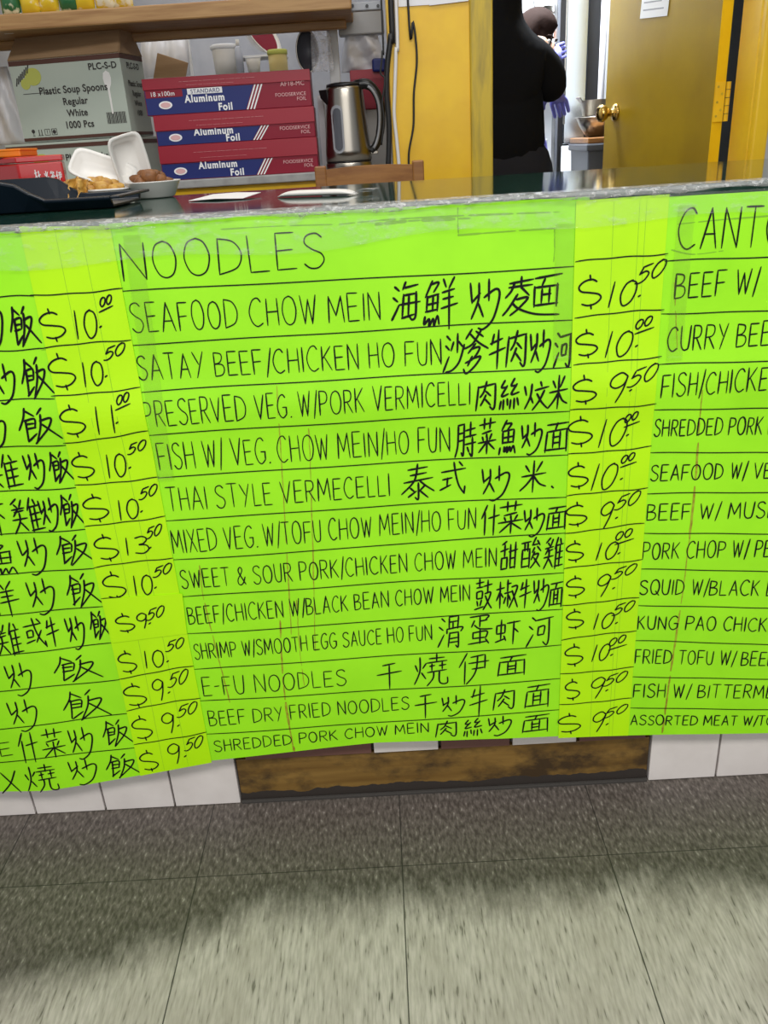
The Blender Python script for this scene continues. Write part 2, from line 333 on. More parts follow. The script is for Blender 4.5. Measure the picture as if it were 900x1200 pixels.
HAN = {
'炒': '0,3 1.2,10;1.2,10 5.5,7;5,3 4.8,9 1,15.5;4.5,10 7.5,15;10.5,2 10.8,9.5;8,8.5 14,6 16.5,7 16,11 13,17 8,20 5,19.5',
'飯': '4,1 3,6 0,12;4,2 8,5;3.5,7 8.5,6.3 8,11;3.8,9 8,8.8;3.5,11.5 8,11;4,6.5 3.7,13 3.2,18;3.2,18 8,14;12.5,1 10,4;11.5,4.5 10.5,11 7,19.5;11,7.5 16.5,6.5 15,11 11,15.5 7,19.5;11.5,9.5 15.5,13.5 20,18',
'面': '4,3 19,2;11.5,2.5 10,6.5;4,7 3,19;4,7 18.5,6;18.5,6 19,19.5;8.5,8 8.5,17;13.5,7.5 13.5,17;8.5,11 13.5,10.5;8.5,14 13.5,13.7;3,18 19,17.5',
'牛': '5,3 3,8;2,7.5 14,5.5;1,12.5 17,10;10,1 9.5,20', '肉': '3,4 1.5,19;3,4.5 17,3;17,3 17,16 15.5,19 13,17;10,1 8,7 5,10.5;9.5,7 13.5,10;9.5,9.5 7.5,13 5.5,16;9,12 13.5,16',
'海': '2,3 5,5;1,8 4,10;0,19 3,15 5,12;10,1 8,4.5;8,4 18,3;8.5,7 7.5,18.5;9,7 17,6.5;17,6.5 16.5,18 14,20 12,18;5.5,12 20,11;12,7 11.5,18;7.5,18.5 16,17',
'鮮': '5,1 1,7;4.5,2.5 9,2 6,5.5;2,7 1.5,12.5;2,7 9,6;9,6 8.5,12.5;5.5,6.5 5.2,12.5;2,9.7 8.7,9.2;1.5,12.5 8.5,12;1,15 .5,18 3.5,16 3.5,19 6,16 6.5,19 8.5,15 9.5,18.5;12,1 13.5,4;18,0 15,4;11.5,5.5 18.5,4.5;12,8.5 18,7.8;10.5,12 20,10.5;15,4.5 15.5,20',
'麵': '6,0 6,5;2,2.5 10,1.5;2,5 10,4.5;4,2.5 3,6 1,9;6,5 9,9;5,8 2,14 0,17;5,10 9,9.5 6,14 3,17;3.5,12 6,15 12,18 20,19;11,2 20,1;15,2 14,5;11,5.5 11,14.5;11,5.5 19,5;19,5 19,15;13.7,6.5 13.7,12.5;16.5,6.2 16.5,12.5;13.7,9 16.5,8.8;11,14 19,13.5',
'沙': '3,2 6,4;2,7 5,9;0,19 5,12;12,1 12,10;9,5 7,9;13,5 17,8;18,7 14,15 8,19 2,20',
'爹': '7,0 3,4;10,1 15,3.5;14,1 8,7 2,9;6,2 12,6 19,9;10,7 5,11;7,9 13,8.5 9,13 3,15;8,12 5,16;9,13.5 14,13 10,17 4,20 2,18',
'河': '3,2 6,4;1,7 4,9;0,19 5,12;6,4 20,2.5;17,3 17.5,15 16,19 13,17;9,8 8.5,13;9,8 13.5,7.5 13,12.5;8.5,13 13,12.5',
'絲': '5,1 2,5 6,5;7,4 2,10 8,9;2,13 1,18;4.5,12.5 4.5,18.5;7.5,12 8,16;14,0 11,4 15,4;16,3 11,9 18,8;11,12.5 10.5,18;14,12 14,18.5;17,11.5 18.5,16',
'炆': '0,4 1.5,9;6,3 5,10 1,17;4.5,10 7,14;13,2 14,4.5;8.5,7 19,5.5;16,7 12,13 7,18;10,9 14,14 19,18',
'米': '4,3 7,7;16,1 12,7;1,10 19,8.5;10,0 10,20;9.5,10 5,15 0,19;10.5,10 15,15 20,17',
'時': '3,2 2.5,13 0,19;3,2 8,1.5;8,1.5 8,18 6,17;3,6.5 8,6;3,11 8,10.5;10,5 19,4;14.5,1 14.5,9;9.5,9 20,8;10,13 20,12;17,9 17,19 14.5,17.5;12,14.5 13.5,17',
'菜': '2,3.5 18,2.5;7,0 7,6;13,0 12.5,6;14,7 5,8.5;5,10 6,12;10,9 10,11;15,8.5 13,11.5;1,13.5 19,12;10,10 10,20;9.5,13.5 2,19;10.5,13.5 18,18',
'魚': '8,0 3,6;7,2 13,2 9,5.5;4,6.5 4,13.5;4,6.5 16,5.5;16,5.5 15.5,13;10,6 10,13;4,10 16,9.3;4,13.5 15.5,13;2,16 1,20;6,16 6,19 9,16 9,19.5 12,16 13,19 16,15.5 18,20',
'泰': '4,3 16,2;5,6 15,5;1,9.5 19,8;10,0 8,9 0,16;11,9 15,12 20,15;10,10 10,19 8,18;5,12.5 8,15;4,18 9,15;15,11.5 11,15;11,15 16,19',
'式': '2,5.5 20,4;3,10 10,9;6.5,9.5 6,15;1,17 9,14;11,0 12.5,8 15,15 19,20;19.5,15.5 19,20;15,0 17.5,2.5', '什': '6,1 0,9;4,6 3.5,20;8,9 20,7.5;14,1 13.5,20',
'甜': '7,1 2,3;0,7 9,5.5;4.8,3 4.5,11;1.5,11.5 1,18.5;1.5,11.5 8,11;8,11 8,18;1,18.5 8,18;12,3 12,18;18,2 18,18.5;10,7.5 20,6;12,12 18,11.5;12,17.5 18,17',
'酸': '0,3 9,2;3.3,3 3.3,8;6,2.8 6,8;1,7.5 .5,19;1,7.5 8.5,7;8.5,7 8.5,19;2,13.5 8,13;1,18.5 8.5,18;14,0 11,4.5;11,4.5 17,4;16,2 18.5,5;13,6 11,9;15.5,5.5 19,8.5;13.5,9 10.5,14;13,11 17.5,10.5 14,16 10,19.5;12.5,13 19,19',
'雞': '5,0 1,3;3,3 5,5;8,1 6,5;1,6.5 9,5.5;4.5,6 1,10;2,8 8,7;0,12.5 9.5,11.5;5,8 4.5,13 0,19.5;5,13.5 9,18.5;13,0 10.5,7;12.2,5 12,19.5;15.5,1 16.5,4;12.2,5.5 19,4.5;12.2,9.5 18.5,8.5;12.2,13.5 18.5,12.5;11.5,18.5 20,17.5;15.8,5 15.5,18',
'鼓': '5,0 5,5;1,2.5 9.5,1.8;2,5.5 9,5;2.5,8 2.5,12;2.5,8 8.5,7.6 8.3,12;2.5,12 8.3,11.7;3,14 4,17;8,13.5 6.5,17;0,19 10,17.5;14.5,1 14.5,9;10.5,4.5 19.5,3.5;11.5,9.5 18,8.8 15,14.5 10,19.5;12.5,11 16,15.5 20,19',
'椒': '3.5,2 3.5,19;0,7 7,6;3.3,8 0,14;4,9 6.5,12;10,1 10,9;10,4 13.5,3.5;7.5,9.5 14,8.5;10.5,9.5 10.5,18;8.5,12 7,16;12,11.5 13.5,14.5;14,5.5 19,5 17,11 12.5,19;14.5,8 17,13 20,19',
'滑': '3,2 5.5,4;1,7 4,9;0,19 4.5,12;9,1.5 9,8;9,1.5 16,1;16,1 15.5,8;12,4.5 12,8;9,4.5 15.5,4;7,11 7,8.5;7,8.5 19,7.5 18,10;9.5,11 8.5,19.5;9.5,11 16,10.5;16,10.5 16,19 14,18;9.5,14 16,13.5;9.3,16.8 16,16.5',
'蛋': '3,1.5 16,1 14.5,3.5;10,1.5 10,8;10,4.5 15,4;6,4 4,8;6,6.5 10,9 19,9.5;5,11.5 5,15.5;5,11.5 15,11 14.5,15;5,15.3 14.5,14.8;10,9.5 10,19;2,19 16,17.5;14.5,16 17,19',
'虾': '1,5 1,11;1,5 7.5,4.5;7.5,4.5 7.5,10.5;1,11 7.5,10.5;4.2,1 4.2,16;0,17.5 8,15;7,13.5 8.5,17;9.5,3.5 20,2.5;14.5,3 14.5,20;15,8 18.5,11',
'干': '5,3.5 15,2.5;0,10 20,8.5;10,3 10,20',
'燒': '0,6 1.5,10;6.5,5 4.5,8;3.5,1 3.3,10 0,18;4,11 6.5,15;9,2.5 18,2;13.5,0 13.5,5;7.5,5 19.5,4.2;9,7.5 12,7;10.5,5.8 10.5,10;15,7 19,6.5;17,5.2 17,9.5;8,11 19.5,10;11.5,11 11,15 7.5,19.5;15,10.5 15,17 17,19 20,18.5 20,15',
'伊': '5,1 0,9;3.5,6 3.5,19.5;8,3.5 17,2.5;17,2.5 17,10.5;6.5,7 20,6;8.5,11 17,10.5;12,3 11.5,11 9,16 5,20',
'或': '1,5 17,3.5;3,8.5 3,12.5;3,8.5 8,8 8,12;3,12.5 8,12;1,16.5 9,14.5;10,0 11.5,8 14,14 18.5,19.5;18,15.5 18.5,19.5;16,8 10,16;14,0 16.5,2.5',
'叉': '3,2 17,19;16,1 10,11 1,19', '.': '9,9 11,10',
}
def parse(s): return [[tuple(float(c) for c in p.split(',')) for p in st.split()] for st in s.split(';')]
def spline(pts, n=6):
    if len(pts) < 3:
        (a, b), (c, d) = pts; return [(a+(c-a)*i/n, b+(d-b)*i/n) for i in range(n+1)]
    q = [pts[0]]+list(pts)+[pts[-1]]; out = []
    for i in range(1, len(q)-2):
        p0, p1, p2, p3 = q[i-1:i+3]
        for k in range(n):
            t = k/n; out.append(tuple(.5*(2*p1[j]+(p2[j]-p0[j])*t+(2*p0[j]-5*p1[j]+4*p2[j]-p3[j])*t*t+(3*p1[j]-p0[j]-3*p2[j]+p3[j])*t**3) for j in (0, 1)))
    out.append(pts[-1]); return out
ZC = Z(450, 468, 0)
def paper_y(x, z):                              # how far the paper bellies out from the counter front
    o = .0016*math.sin(9*x+3*z)*math.sin(7*z+1)+.0012*math.sin(17*x-5*z)
    o += .0042*math.exp(-((z-ZC)/.035)**2)*(1-.0)
    o += .002*max(0, (.30-z)/.2)**2*max(0, min(1, (-.30-x)/.2)) if z < .30 else 0
    return -.0060-o
def ribbon(mb, pts, wd, lift, brush=0.0, pen=0.0):
    """pts in the paper plane (x, z); flat ink mark lying on the paper"""
    n = len(pts); L = []; R = []
    for i, (x, z) in enumerate(pts):
        a = pts[max(i-1, 0)]; b = pts[min(i+1, n-1)]; dx, dz = b[0]-a[0], b[1]-a[1]; d = math.hypot(dx, dz) or 1
        t = i/(n-1); h = wd/2*(1-brush*t*.55+brush*.12*math.sin(3*t+x*40))
        if pen: h *= 1+pen*(dz/d)
        if i == 0 or i == n-1: h *= .55
        nx, nz = -dz/d*h, dx/d*h
        e = (dx/d*wd*.3*(-1 if i == 0 else 1), dz/d*wd*.3*(-1 if i == 0 else 1)) if i in (0, n-1) else (0, 0)
        for s_, Q in ((1, L), (-1, R)):
            qx, qz = x+s_*nx+e[0], z+s_*nz+e[1]; Q.append((qx, paper_y(qx, qz)-lift, qz))
    vs = L+R; mb.add(vs, [(i, i+1, n+i+1, n+i) for i in range(n-1)])
def XZ(px, py): p = P(px, py, 1, 0); return p.x, p.z
INK = .0007
def write_latin(s, a, b, h0, h1, wd=.0016, lift=INK, seed=0):
    rnd = random.Random(seed+len(s)*17); mb = MB()
    ax, az = XZ(*a); bx, bz = XZ(*b); H0 = XZ(a[0], a[1]-h0)[1]-az; H1 = XZ(b[0], b[1]-h1)[1]-bz
    cur = 0; lay = []
    for ch in s:
        if ch == ' ': cur += 3.6; continue
        wch, st = LAT[ch]; k = .92+.16*rnd.random(); lay.append((cur, wch*k, k, st)); cur += wch*k+(2.0 if ch not in './' else 1.0)
    tot = lay[-1][0]+lay[-1][1]
    for c0, wch, k, st in lay:
        jh = .95+.1*rnd.random(); dy = .25*(rnd.random()-.5); sl = .25*(rnd.random()-.45)
        for stroke in parse(st):
            out = []
            for u, v in spline(stroke):
                t = (c0+u*k+sl*v*.2)/tot; H = H0+(H1-H0)*t
                out.append((ax+(bx-ax)*t, az+(bz-az)*t+(v*jh+dy)*H/10))
            ribbon(mb, out, wd*(.9+.25*rnd.random()), lift, pen=.12)
    return mb
def glyph_in(mb, strokes, box, wd, lift, slant=0, tilt=.035, ysz=20, brush=.35, flip=True, seed=0):
    rnd = random.Random(seed); x0, y0, x1, y1 = box
    c = XZ((x0+x1)/2, (y0+y1)/2); l = XZ(x0, (y0+y1)/2); r = XZ(x1, (y0+y1)/2); t = XZ((x0+x1)/2, y0); b = XZ((x0+x1)/2, y1)
    W = r[0]-l[0]; H = t[1]-b[1]
    allp = [p for s in strokes for p in s]; mnx, mxx = min(p[0] for p in allp), max(p[0] for p in allp); mny, mxy = min(p[1] for p in allp), max(p[1] for p in allp)
    for s in strokes:
        out = []; j = [(rnd.random()-.5)*.035 for _ in range(4)]
        for i, (u, v) in enumerate(spline(s)):
            u = (u-mnx)/max(mxx-mnx, .1)-.5; v = (v-mny)/max(mxy-mny, .1)-.5
            if flip: v = -v
            u += j[0]+j[2]*v; v += j[1]+j[3]*u
            out.append((c[0]+u*W+slant*v*H, c[1]+v*H+tilt*u*W))
        ribbon(mb, out, wd, lift, brush)
def rule(a, b, lift=INK, wd=.0015):
    mb = MB(); n = 24; (ax, az), (bx, bz) = XZ(*a), XZ(*b); ph = a[1]*.37
    pts = [(ax+(bx-ax)*i/n, az+(bz-az)*i/n+.0009*math.sin(5*i/n+ph)+.0005*math.sin(13*i/n+ph)) for i in range(n+1)]
    ribbon(mb, pts, wd, lift, pen=.2); return mb
def interp(poly, x):
    for (a, b), (c, d) in zip(poly, poly[1:]):
        if a <= x <= c: return b+(d-b)*(x-a)/(c-a)
    return poly[0][1] if x < poly[0][0] else poly[-1][1]
def paper(top, bot, lift, nx=44, nz=56):
    """top / bot: lists of pixels along the paper's upper and lower edge, traced to the counter plane"""
    T = [XZ(*q) for q in top]; B = [XZ(*q) for q in bot]; grid = []
    for j in range(nz+1):
        row = []
        for i in range(nx+1):
            u = i/nx; xt = T[0][0]+(T[-1][0]-T[0][0])*u; xb = B[0][0]+(B[-1][0]-B[0][0])*u
            zt = interp(T, xt); zb = interp(B, xb); v = j/nz
            x, z = xt+(xb-xt)*v, zt+(zb-zt)*v; row.append((x, paper_y(x, z)-lift, z))
        grid.append(row)
    return MB().sheet(grid, (0, .0006, 0))

# ================================================================== SETTING
WY = 1.5            # front of the kitchen wall
struct("floor", MB().box(-2.6, 2.6, -2.6, 5.2, -.05, 0), 'vinyl', 'grey streaked vinyl tile floor, grimy along the counter', cat='floor')
xl, xr = X(457, 100, WY), X(577, 100, WY); xd = X(857.5, 130, WY+.13); xg = X(884, 100, WY)
sill_z = Z(280, 207, WY)
struct('wall_pass_through', MB().box(-1.10, xl, WY, WY+.12, 0, sill_z-.022), 'yellow', 'yellow half wall below the stacked foil boxes')
struct('wall_left', MB().box(-2.2, -1.10, WY, WY+.12, 0, 2.6), 'yellow', 'yellow wall beside the pass-through')
struct('wall_center', MB().box(xl, X(551, 100, WY), WY, WY+.12, 0, 2.6), 'yellow', 'lumpy yellow painted wall left of the doorway')
struct('wall_over_pass_through', MB().box(-1.10, xl, WY, WY+.12, 1.75, 2.6), 'yellow', 'yellow wall over the pass-through')
struct('trim_1', MB().box(X(551, 100, WY), xr, WY-.012, WY+.13, 0, 2.6), 'oldyellow', 'scuffed yellow door jamb left of the doorway', .004, cat='door frame')
o = struct('sill', MB().box(-1.10, xl, WY-.02, WY+.30, sill_z-.022, sill_z), 'concrete', 'grey ledge carrying the foil boxes and kettle', .003, cat='ledge')
struct('trim_2', MB().box(xd, xd+.045, WY-.005, WY+.13, 0, 2.6).box(xd+.045, xg, WY-.03, WY+.02, 0, 2.6), 'yellow', 'stepped yellow door frame right of the open door', .006, cat='door frame')
struct('wall_right', MB().box(xg, 2.6, WY, WY+.12, 0, 2.6), 'greywall', 'pale grey wall right of the yellow door frame')
struct('wall_partition', MB().box(xl+.06, xl+.12, WY+.13, 4.4, 0, 2.6), 'white', 'white partition between pantry and kitchen')
struct('wall_pantry', MB().box(-2.2, xl+.05, 2.62, 2.7, 0, 2.6), 'clutter', 'bluish white pantry wall')
struct('wall_kitchen', MB().box(xl+.06, 2.6, 4.45, 4.55, 0, 2.6), 'white', 'bright white kitchen wall')

# ================================================================== COUNTER
ct = thing('serving_counter', 'long serving counter clad in white tile with a brown kick board', 'counter', (0, .2, 0))
MB().box(-1.5, 1.5, .032, .40, 0, .872).build('counter_body', 'grout', ct)
tm = MB(); jx = [P(q, yq, 2, 0).x for q, yq in ((-38, 960), (42, 956), (124, 951), (205, 947), (283, 942))]
zt = .105
for a, b in zip(jx, jx[1:]):
    for r in range(2): tm.box(a+.0015, b-.0015, .02, .034, r*zt+.001, (r+1)*zt-.001)
tm.box(-1.5, jx[0]-.0015, .02, .034, 0, .21); tm.build('wall_tiles', 'tile', ct, .0012)
jr = [P(758, 914, 2, 0).x]+[P(758+i*80, 914-4*i, 2, 0).x for i in (1, 2, 3)]; tm = MB()
for a, b in zip(jr, jr[1:]):
    for r in range(2): tm.box(a+.0015, b-.0015, .02, .034, r*zt+.001, (r+1)*zt-.001)
tm.box(jr[-1]+.0015, 1.5, .02, .034, 0, .21); tm.build('wall_tiles', 'tile', ct, .0012)
ktop = Z(560, 876, .022)
MB().box(jx[-1]+.001, jr[0]-.001, .024, .034, 0, ktop).build('kick_board', 'kick', ct, .001)
tz = ktop+.002; bands = [(284, 435, 'browntile'), (437, 514, 'tile'), (516, 598, 'browntile'), (600, 676, 'tile'), (678, 757, 'browntile')]
for a, b, m in bands:
    MB().box(X(a, 872, .02)+.001, X(b, 868, .02)-.001, .020, .034, tz, tz+.05).build('trim_tile', m, ct, .001)
MB().box(jx[-1]+.001, jr[0]-.001, .018, .0235, 0, .005).build('base_strip', 'grout', ct, .001)
wt = tag(MB().box(-1.5, 1.5, 0, .535, .874, .913).build('worktop', 'stone', None, .004), 'glossy dark green speckled stone worktop on the counter', 'worktop')

# ================================================================== MENU PAPERS
def menu(label, top, bot, loc):
    t = thing('menu_sheet', label, 'menu', loc, 0, 'neon green menu sheets on the counter'); paper(top, bot, 0, 90, 112).build('paper', 'green', t); return t
noodle = menu('wide neon green menu sheet headed NOODLES, between both price strips', [(118, 262), (400, 246), (690, 230)], [(235, 890), (300, 883), (440, 868), (560, 862), (672, 859)], (0, -.008, .1))
rice = menu('neon green fried rice menu sheet left of the NOODLES menu', [(-170, 281), (45, 269)], [(-75, 926), (0, 922), (58, 921), (115, 913), (185, 902)], (-.45, -.008, .1))
canton = menu('neon green menu sheet headed CANTONESE at the right end of the counter', [(768, 231), (1075, 213)], [(722, 860), (800, 858), (1010, 855)], (.45, -.008, .1))
def ink(mb, name, t): return mb.build(name, 'ink', t)
ink(write_latin('NOODLES', (147, 328), (381, 312), 45, 42, .0017), 'heading_lettering', noodle)
ROWS = [('SEAFOOD CHOW MEIN', (158, 389), (446, 373), 34, 31), ('SATAY BEEF/CHICKEN HO FUN', (165, 444), (517, 425), 29, 28), ('PRESERVED VEG. W/PORK VERMICELLI', (174, 498), (550, 471), 30, 26),
 ('FISH W/ VEG. CHOW MEIN/HO FUN', (189, 549), (527, 527), 31, 28), ('THAI STYLE VERMECELLI', (199, 597), (457, 579), 27, 25), ('MIXED VEG. W/TOFU CHOW MEIN/HO FUN', (205, 646), (557, 617), 27, 23),
 ('SWEET & SOUR PORK/CHICKEN CHOW MEIN', (215, 687), (581, 661), 21, 21), ('BEEF/CHICKEN W/BLACK BEAN CHOW MEIN', (223, 729), (550, 701), 20, 18), ('SHRIMP W/SMOOTH EGG SAUCE HO FUN', (230, 770), (506, 747), 18, 17),
 ('E-FU NOODLES', (240, 813), (406, 800), 22, 18), ('BEEF DRY FRIED NOODLES', (247, 848), (479, 828), 17, 15), ('SHREDDED PORK CHOW MEIN', (253, 878), (502, 854), 13, 11)]
for i, r in enumerate(ROWS): ink(write_latin(*r, seed=i), 'dish_lettering', noodle)
HR = [('海', 459, 330, 492, 375, '鮮', 497, 325, 535, 384, '炒', 550, 327, 584, 385, '麵', 588, 322, 655, 371),
 ('沙', 519, 390, 543, 435, '爹', 543, 384, 571, 436, '牛', 573, 386, 591, 430, '肉', 593, 387, 615, 428, '炒', 620, 387, 643, 433, '河', 648, 389, 669, 428),
 ('肉', 557, 445, 579, 478, '絲', 585, 442, 607, 477, '炆', 613, 445, 640, 477, '米', 641, 438, 663, 476),
 ('時', 533, 494, 557, 533, '菜', 560, 489, 580, 530, '魚', 585, 491, 603, 530, '炒', 610, 494, 633, 531, '面', 638, 493, 663, 527),
 ('泰', 471, 543, 508, 583, '式', 516, 541, 545, 578, '炒', 564, 545, 595, 585, '米', 609, 538, 639, 574, '.', 645, 567, 647, 569),
 ('什', 564, 590, 584, 625, '菜', 584, 586, 612, 622, '炒', 613, 593, 636, 626, '面', 640, 591, 661, 618), ('甜', 586, 632, 605, 664, '酸', 610, 628, 632, 663, '雞', 637, 627, 659, 663),
 ('鼓', 556, 676, 576, 712, '椒', 581, 677, 606, 709, '牛', 608, 676, 621, 709, '炒', 624, 675, 641, 712, '面', 643, 679, 657, 708), ('滑', 513, 720, 541, 756, '蛋', 549, 719, 576, 751, '虾', 580, 723, 608, 752, '河', 617, 720, 646, 753),
 ('干', 442, 775, 470, 804, '燒', 486, 765, 524, 800, '伊', 538, 762, 572, 798, '面', 583, 765, 614, 788), ('干', 486, 811, 511, 838, '炒', 517, 812, 543, 835, '牛', 550, 800, 570, 835, '肉', 577, 804, 601, 827, '面', 615, 799, 642, 825),
 ('肉', 510, 841, 534, 859, '絲', 543, 838, 564, 858, '炒', 571, 835, 598, 857, '面', 612, 834, 641, 854)]
HL = [('炒', -26, 352, 7, 411, '飯', 14, 358, 47, 405), ('炒', -8, 425, 21, 471, '飯', 27, 418, 63, 464), ('炒', -20, 482, 12, 524, '飯', 26, 475, 74, 516), ('雞', -16, 530, 27, 571, '炒', 33, 528, 56, 570, '飯', 60, 527, 87, 563),
 ('虾', -24, 586, 10, 625, '雞', 16, 581, 53, 621, '炒', 50, 581, 71, 620, '飯', 73, 577, 99, 615), ('魚', -16, 634, 20, 671, '炒', 27, 628, 58, 671, '飯', 68, 624, 111, 659), ('鮮', -22, 680, 24, 721, '炒', 36, 676, 67, 717, '飯', 79, 670, 119, 708),
 ('雞', -3, 727, 28, 765, '或', 31, 722, 54, 755, '牛', 56, 720, 71, 754, '炒', 81, 719, 101, 758, '飯', 107, 713, 130, 747), ('炒', 11, 774, 40, 811, '飯', 65, 765, 121, 795), ('炒', 14, 816, 46, 852, '飯', 75, 806, 131, 840),
 ('什', 25, 854, 48, 888, '菜', 51, 850, 78, 883, '炒', 84, 849, 111, 885, '飯', 121, 841, 156, 871), ('叉', 3, 898, 25, 923, '燒', 33, 891, 69, 922, '炒', 84, 885, 116, 914, '飯', 125, 880, 166, 907)]
def han_rows(rows, t):
    for i, r in enumerate(rows):
        for k in range(0, len(r), 5):
            mb = MB(); box = r[k+1:k+5]; glyph_in(mb, parse(HAN[r[k]]), box, .0031-.00004*i, INK, slant=.04, seed=i*10+k)
            ink(mb, 'chinese_lettering', t)
han_rows(HR, noodle); han_rows(HL, rice)
ink(write_latin('RICE', (-42, 888), (18, 879), 15, 15), 'dish_lettering', rice)
ink(write_latin('CANTONESE', (791, 292), (1012, 283), 46, 45, .0019), 'heading_lettering', canton)
for i, r in enumerate([('BEEF W/ T', (788, 349), (908, 341), 29, 29), ('CURRY BEEF', (779, 410), (912, 402), 27, 27), ('FISH/CHICKEN', (771, 463), (909, 454), 26, 26), ('SHREDDED PORK B', (764, 509), (905, 507), 19, 20), ('SEAFOOD W/ VEG', (760, 561), (914, 558), 18, 18),
 ('BEEF W/ MUSH', (756, 607), (908, 604), 18, 19), ('PORK CHOP W/ PEP', (751, 653), (910, 649), 19, 19), ('SQUID W/BLACK B', (748, 694), (904, 695), 17, 17), ('KUNG PAO CHICKE', (746, 735), (906, 737), 15, 16), ('FRIED TOFU W/ BEEF', (743, 775), (904, 777), 16, 16),
 ('FISH W/ BITTERME', (741, 815), (904, 815), 15, 15), ('ASSORTED MEAT W/TO', (738, 847), (904, 847), 11, 11)]): ink(write_latin(*r, wd=.0018, seed=i+40), 'dish_lettering', canton)
for a, b in [((140, 341.5), (676, 311)), ((152, 402.5), (676, 373)), ((165, 457.5), (672, 427)), ((174, 507), (670, 478)), ((184, 557), (668, 529.5)), ((194, 607), (666, 579)), ((204, 653.5), (665, 622)), ((213, 697), (662, 667.5)),
             ((221, 739.5), (661, 711)), ((228, 782), (660, 752)), ((234, 819.5), (659, 792)), ((241, 857.5), (657, 828.5))]: ink(rule(a, b), 'ruled_line', noodle)
for a, b in [((-70, 349), (42, 346)), ((-70, 412), (54, 407)), ((-70, 470), (67, 464.5)), ((-70, 525), (80, 518)), ((-70, 578), (93, 568)), ((-70, 629), (105, 616.5)), ((-70, 677), (116, 662)), ((-70, 725), (124, 707.5)), ((-70, 772), (135, 751)),
             ((-70, 814), (144, 793)), ((-70, 858), (153, 833.5)), ((-70, 896), (161, 872.5))]: ink(rule(a, b), 'ruled_line', rice)
for a, b in [((777, 304.5), (1010, 298.5)), ((773, 366), (1010, 360)), ((769, 425), (1010, 419.5)), ((763, 479), (1010, 474)), ((758, 529), (1010, 528)), ((753, 575.5), (1010, 576)), ((750, 621.5), (1010, 624.5)), ((746, 665), (1010, 668)), ((744, 706.5), (1010, 711.5)),
             ((741, 749), (1010, 754.5)), ((738, 790.5), (1010, 794)), ((735, 826.5), (1010, 830.5))]: ink(rule(a, b), 'ruled_line', canton)
# price strips
SL = .0016
sl = thing('price_strip', 'bright lime price strip beside the fried rice menu, starting at $10.00', 'price list', (-.36, -.009, .1), 0, 'lime price strips')
paper([(25, 265), (131, 264)], [(166, 905), (249, 890)], SL, 24, 112).build('paper', 'lime', sl)
sr = thing('price_strip', 'bright lime price strip between the NOODLES and CANTONESE menus, starting at $10.50', 'price list', (.29, -.009, .1), 0, 'lime price strips')
paper([(674, 235), (782, 227)], [(653, 861), (735, 859)], SL, 24, 112).build('paper', 'lime', sr)
for a, b in [((39, 345.5), (146, 337.5)), ((51, 406), (155, 396)), ((64, 462.5), (166, 452)), ((78, 516.5), (176, 502.5)), ((91, 566), (188, 557)), ((102, 614.5), (195, 602)), ((113, 661.5), (204, 650)), ((121, 699), (214, 693)),
             ((141, 792), (228, 777)), ((150, 829), (236, 814)), ((159, 869.5), (243, 854.5))]: ink(rule(a, b, SL+INK), 'ruled_line', sl)
for a, b in [((673, 306), (780, 295.5)), ((672, 370), (775.5, 360.5)), ((670, 426), (772, 415)), ((666, 478), (765.5, 470)), ((663.5, 530), (760.5, 520)), ((662, 578), (756.5, 568)), ((660, 621), (752.5, 610)), ((659, 663), (750, 652)),
             ((657, 705.5), (747, 697.5)), ((656.5, 746), (744.5, 735.5)), ((655, 786.5), (741, 779)), ((654, 822), (739, 815.5))]: ink(rule(a, b, SL+INK), 'ruled_line', sr)
pt = thing('price_patch', 'small lime paper patch reading $9.50 stuck over the left price strip', 'price tag', (-.36, -.0105, .28))
paper([(120.5, 698.5), (215, 692)], [(134, 750), (220.5, 739)], SL*1.7, 18, 12).build('paper', 'lime', pt)
def digits(s): 
    out = []; cur = 0
    for ch in s:
        wch, st = LAT[ch]
        out += [[(cur+u, v) for u, v in q] for q in parse(st)]; cur += wch+(2.6 if ch == '1' else 1.4)
    return out
def price(t, d, whole, wb, cents, cb, lift, sl_, seed):
    mb = MB(); glyph_in(mb, parse(DOLLAR), d, .0024, lift, slant=.02, brush=.2, seed=seed)
    glyph_in(mb, digits(whole), wb, .0022, lift, slant=sl_, flip=False, brush=.2, seed=seed+1)
    if cents == '00':
        x0, y0, x1, y1 = cb; ym = y0+(y1-y0)*.58
        glyph_in(mb, digits('00'), (x0+1, y0, x1-2, ym), .0022, lift, slant=.2, flip=False, tilt=.3, seed=seed+2)
        glyph_in(mb, [[(0, 0), (10, 5)]], (x0, ym+1, x1, y1), .0022, lift, flip=False, tilt=0, seed=seed+3)
    else: glyph_in(mb, digits(cents), cb, .0021, lift, slant=.35, flip=False, tilt=.3, seed=seed+2)
    x, y = (wb[2]+cb[0])/2+2, (wb[1]+wb[3])/2+2
    glyph_in(mb, [[(0, 0), (2, 1)]], (x, y, x+2.5, y+1.5), .0022, lift, flip=False, seed=seed+4)
    ink(mb, 'price_lettering', t)
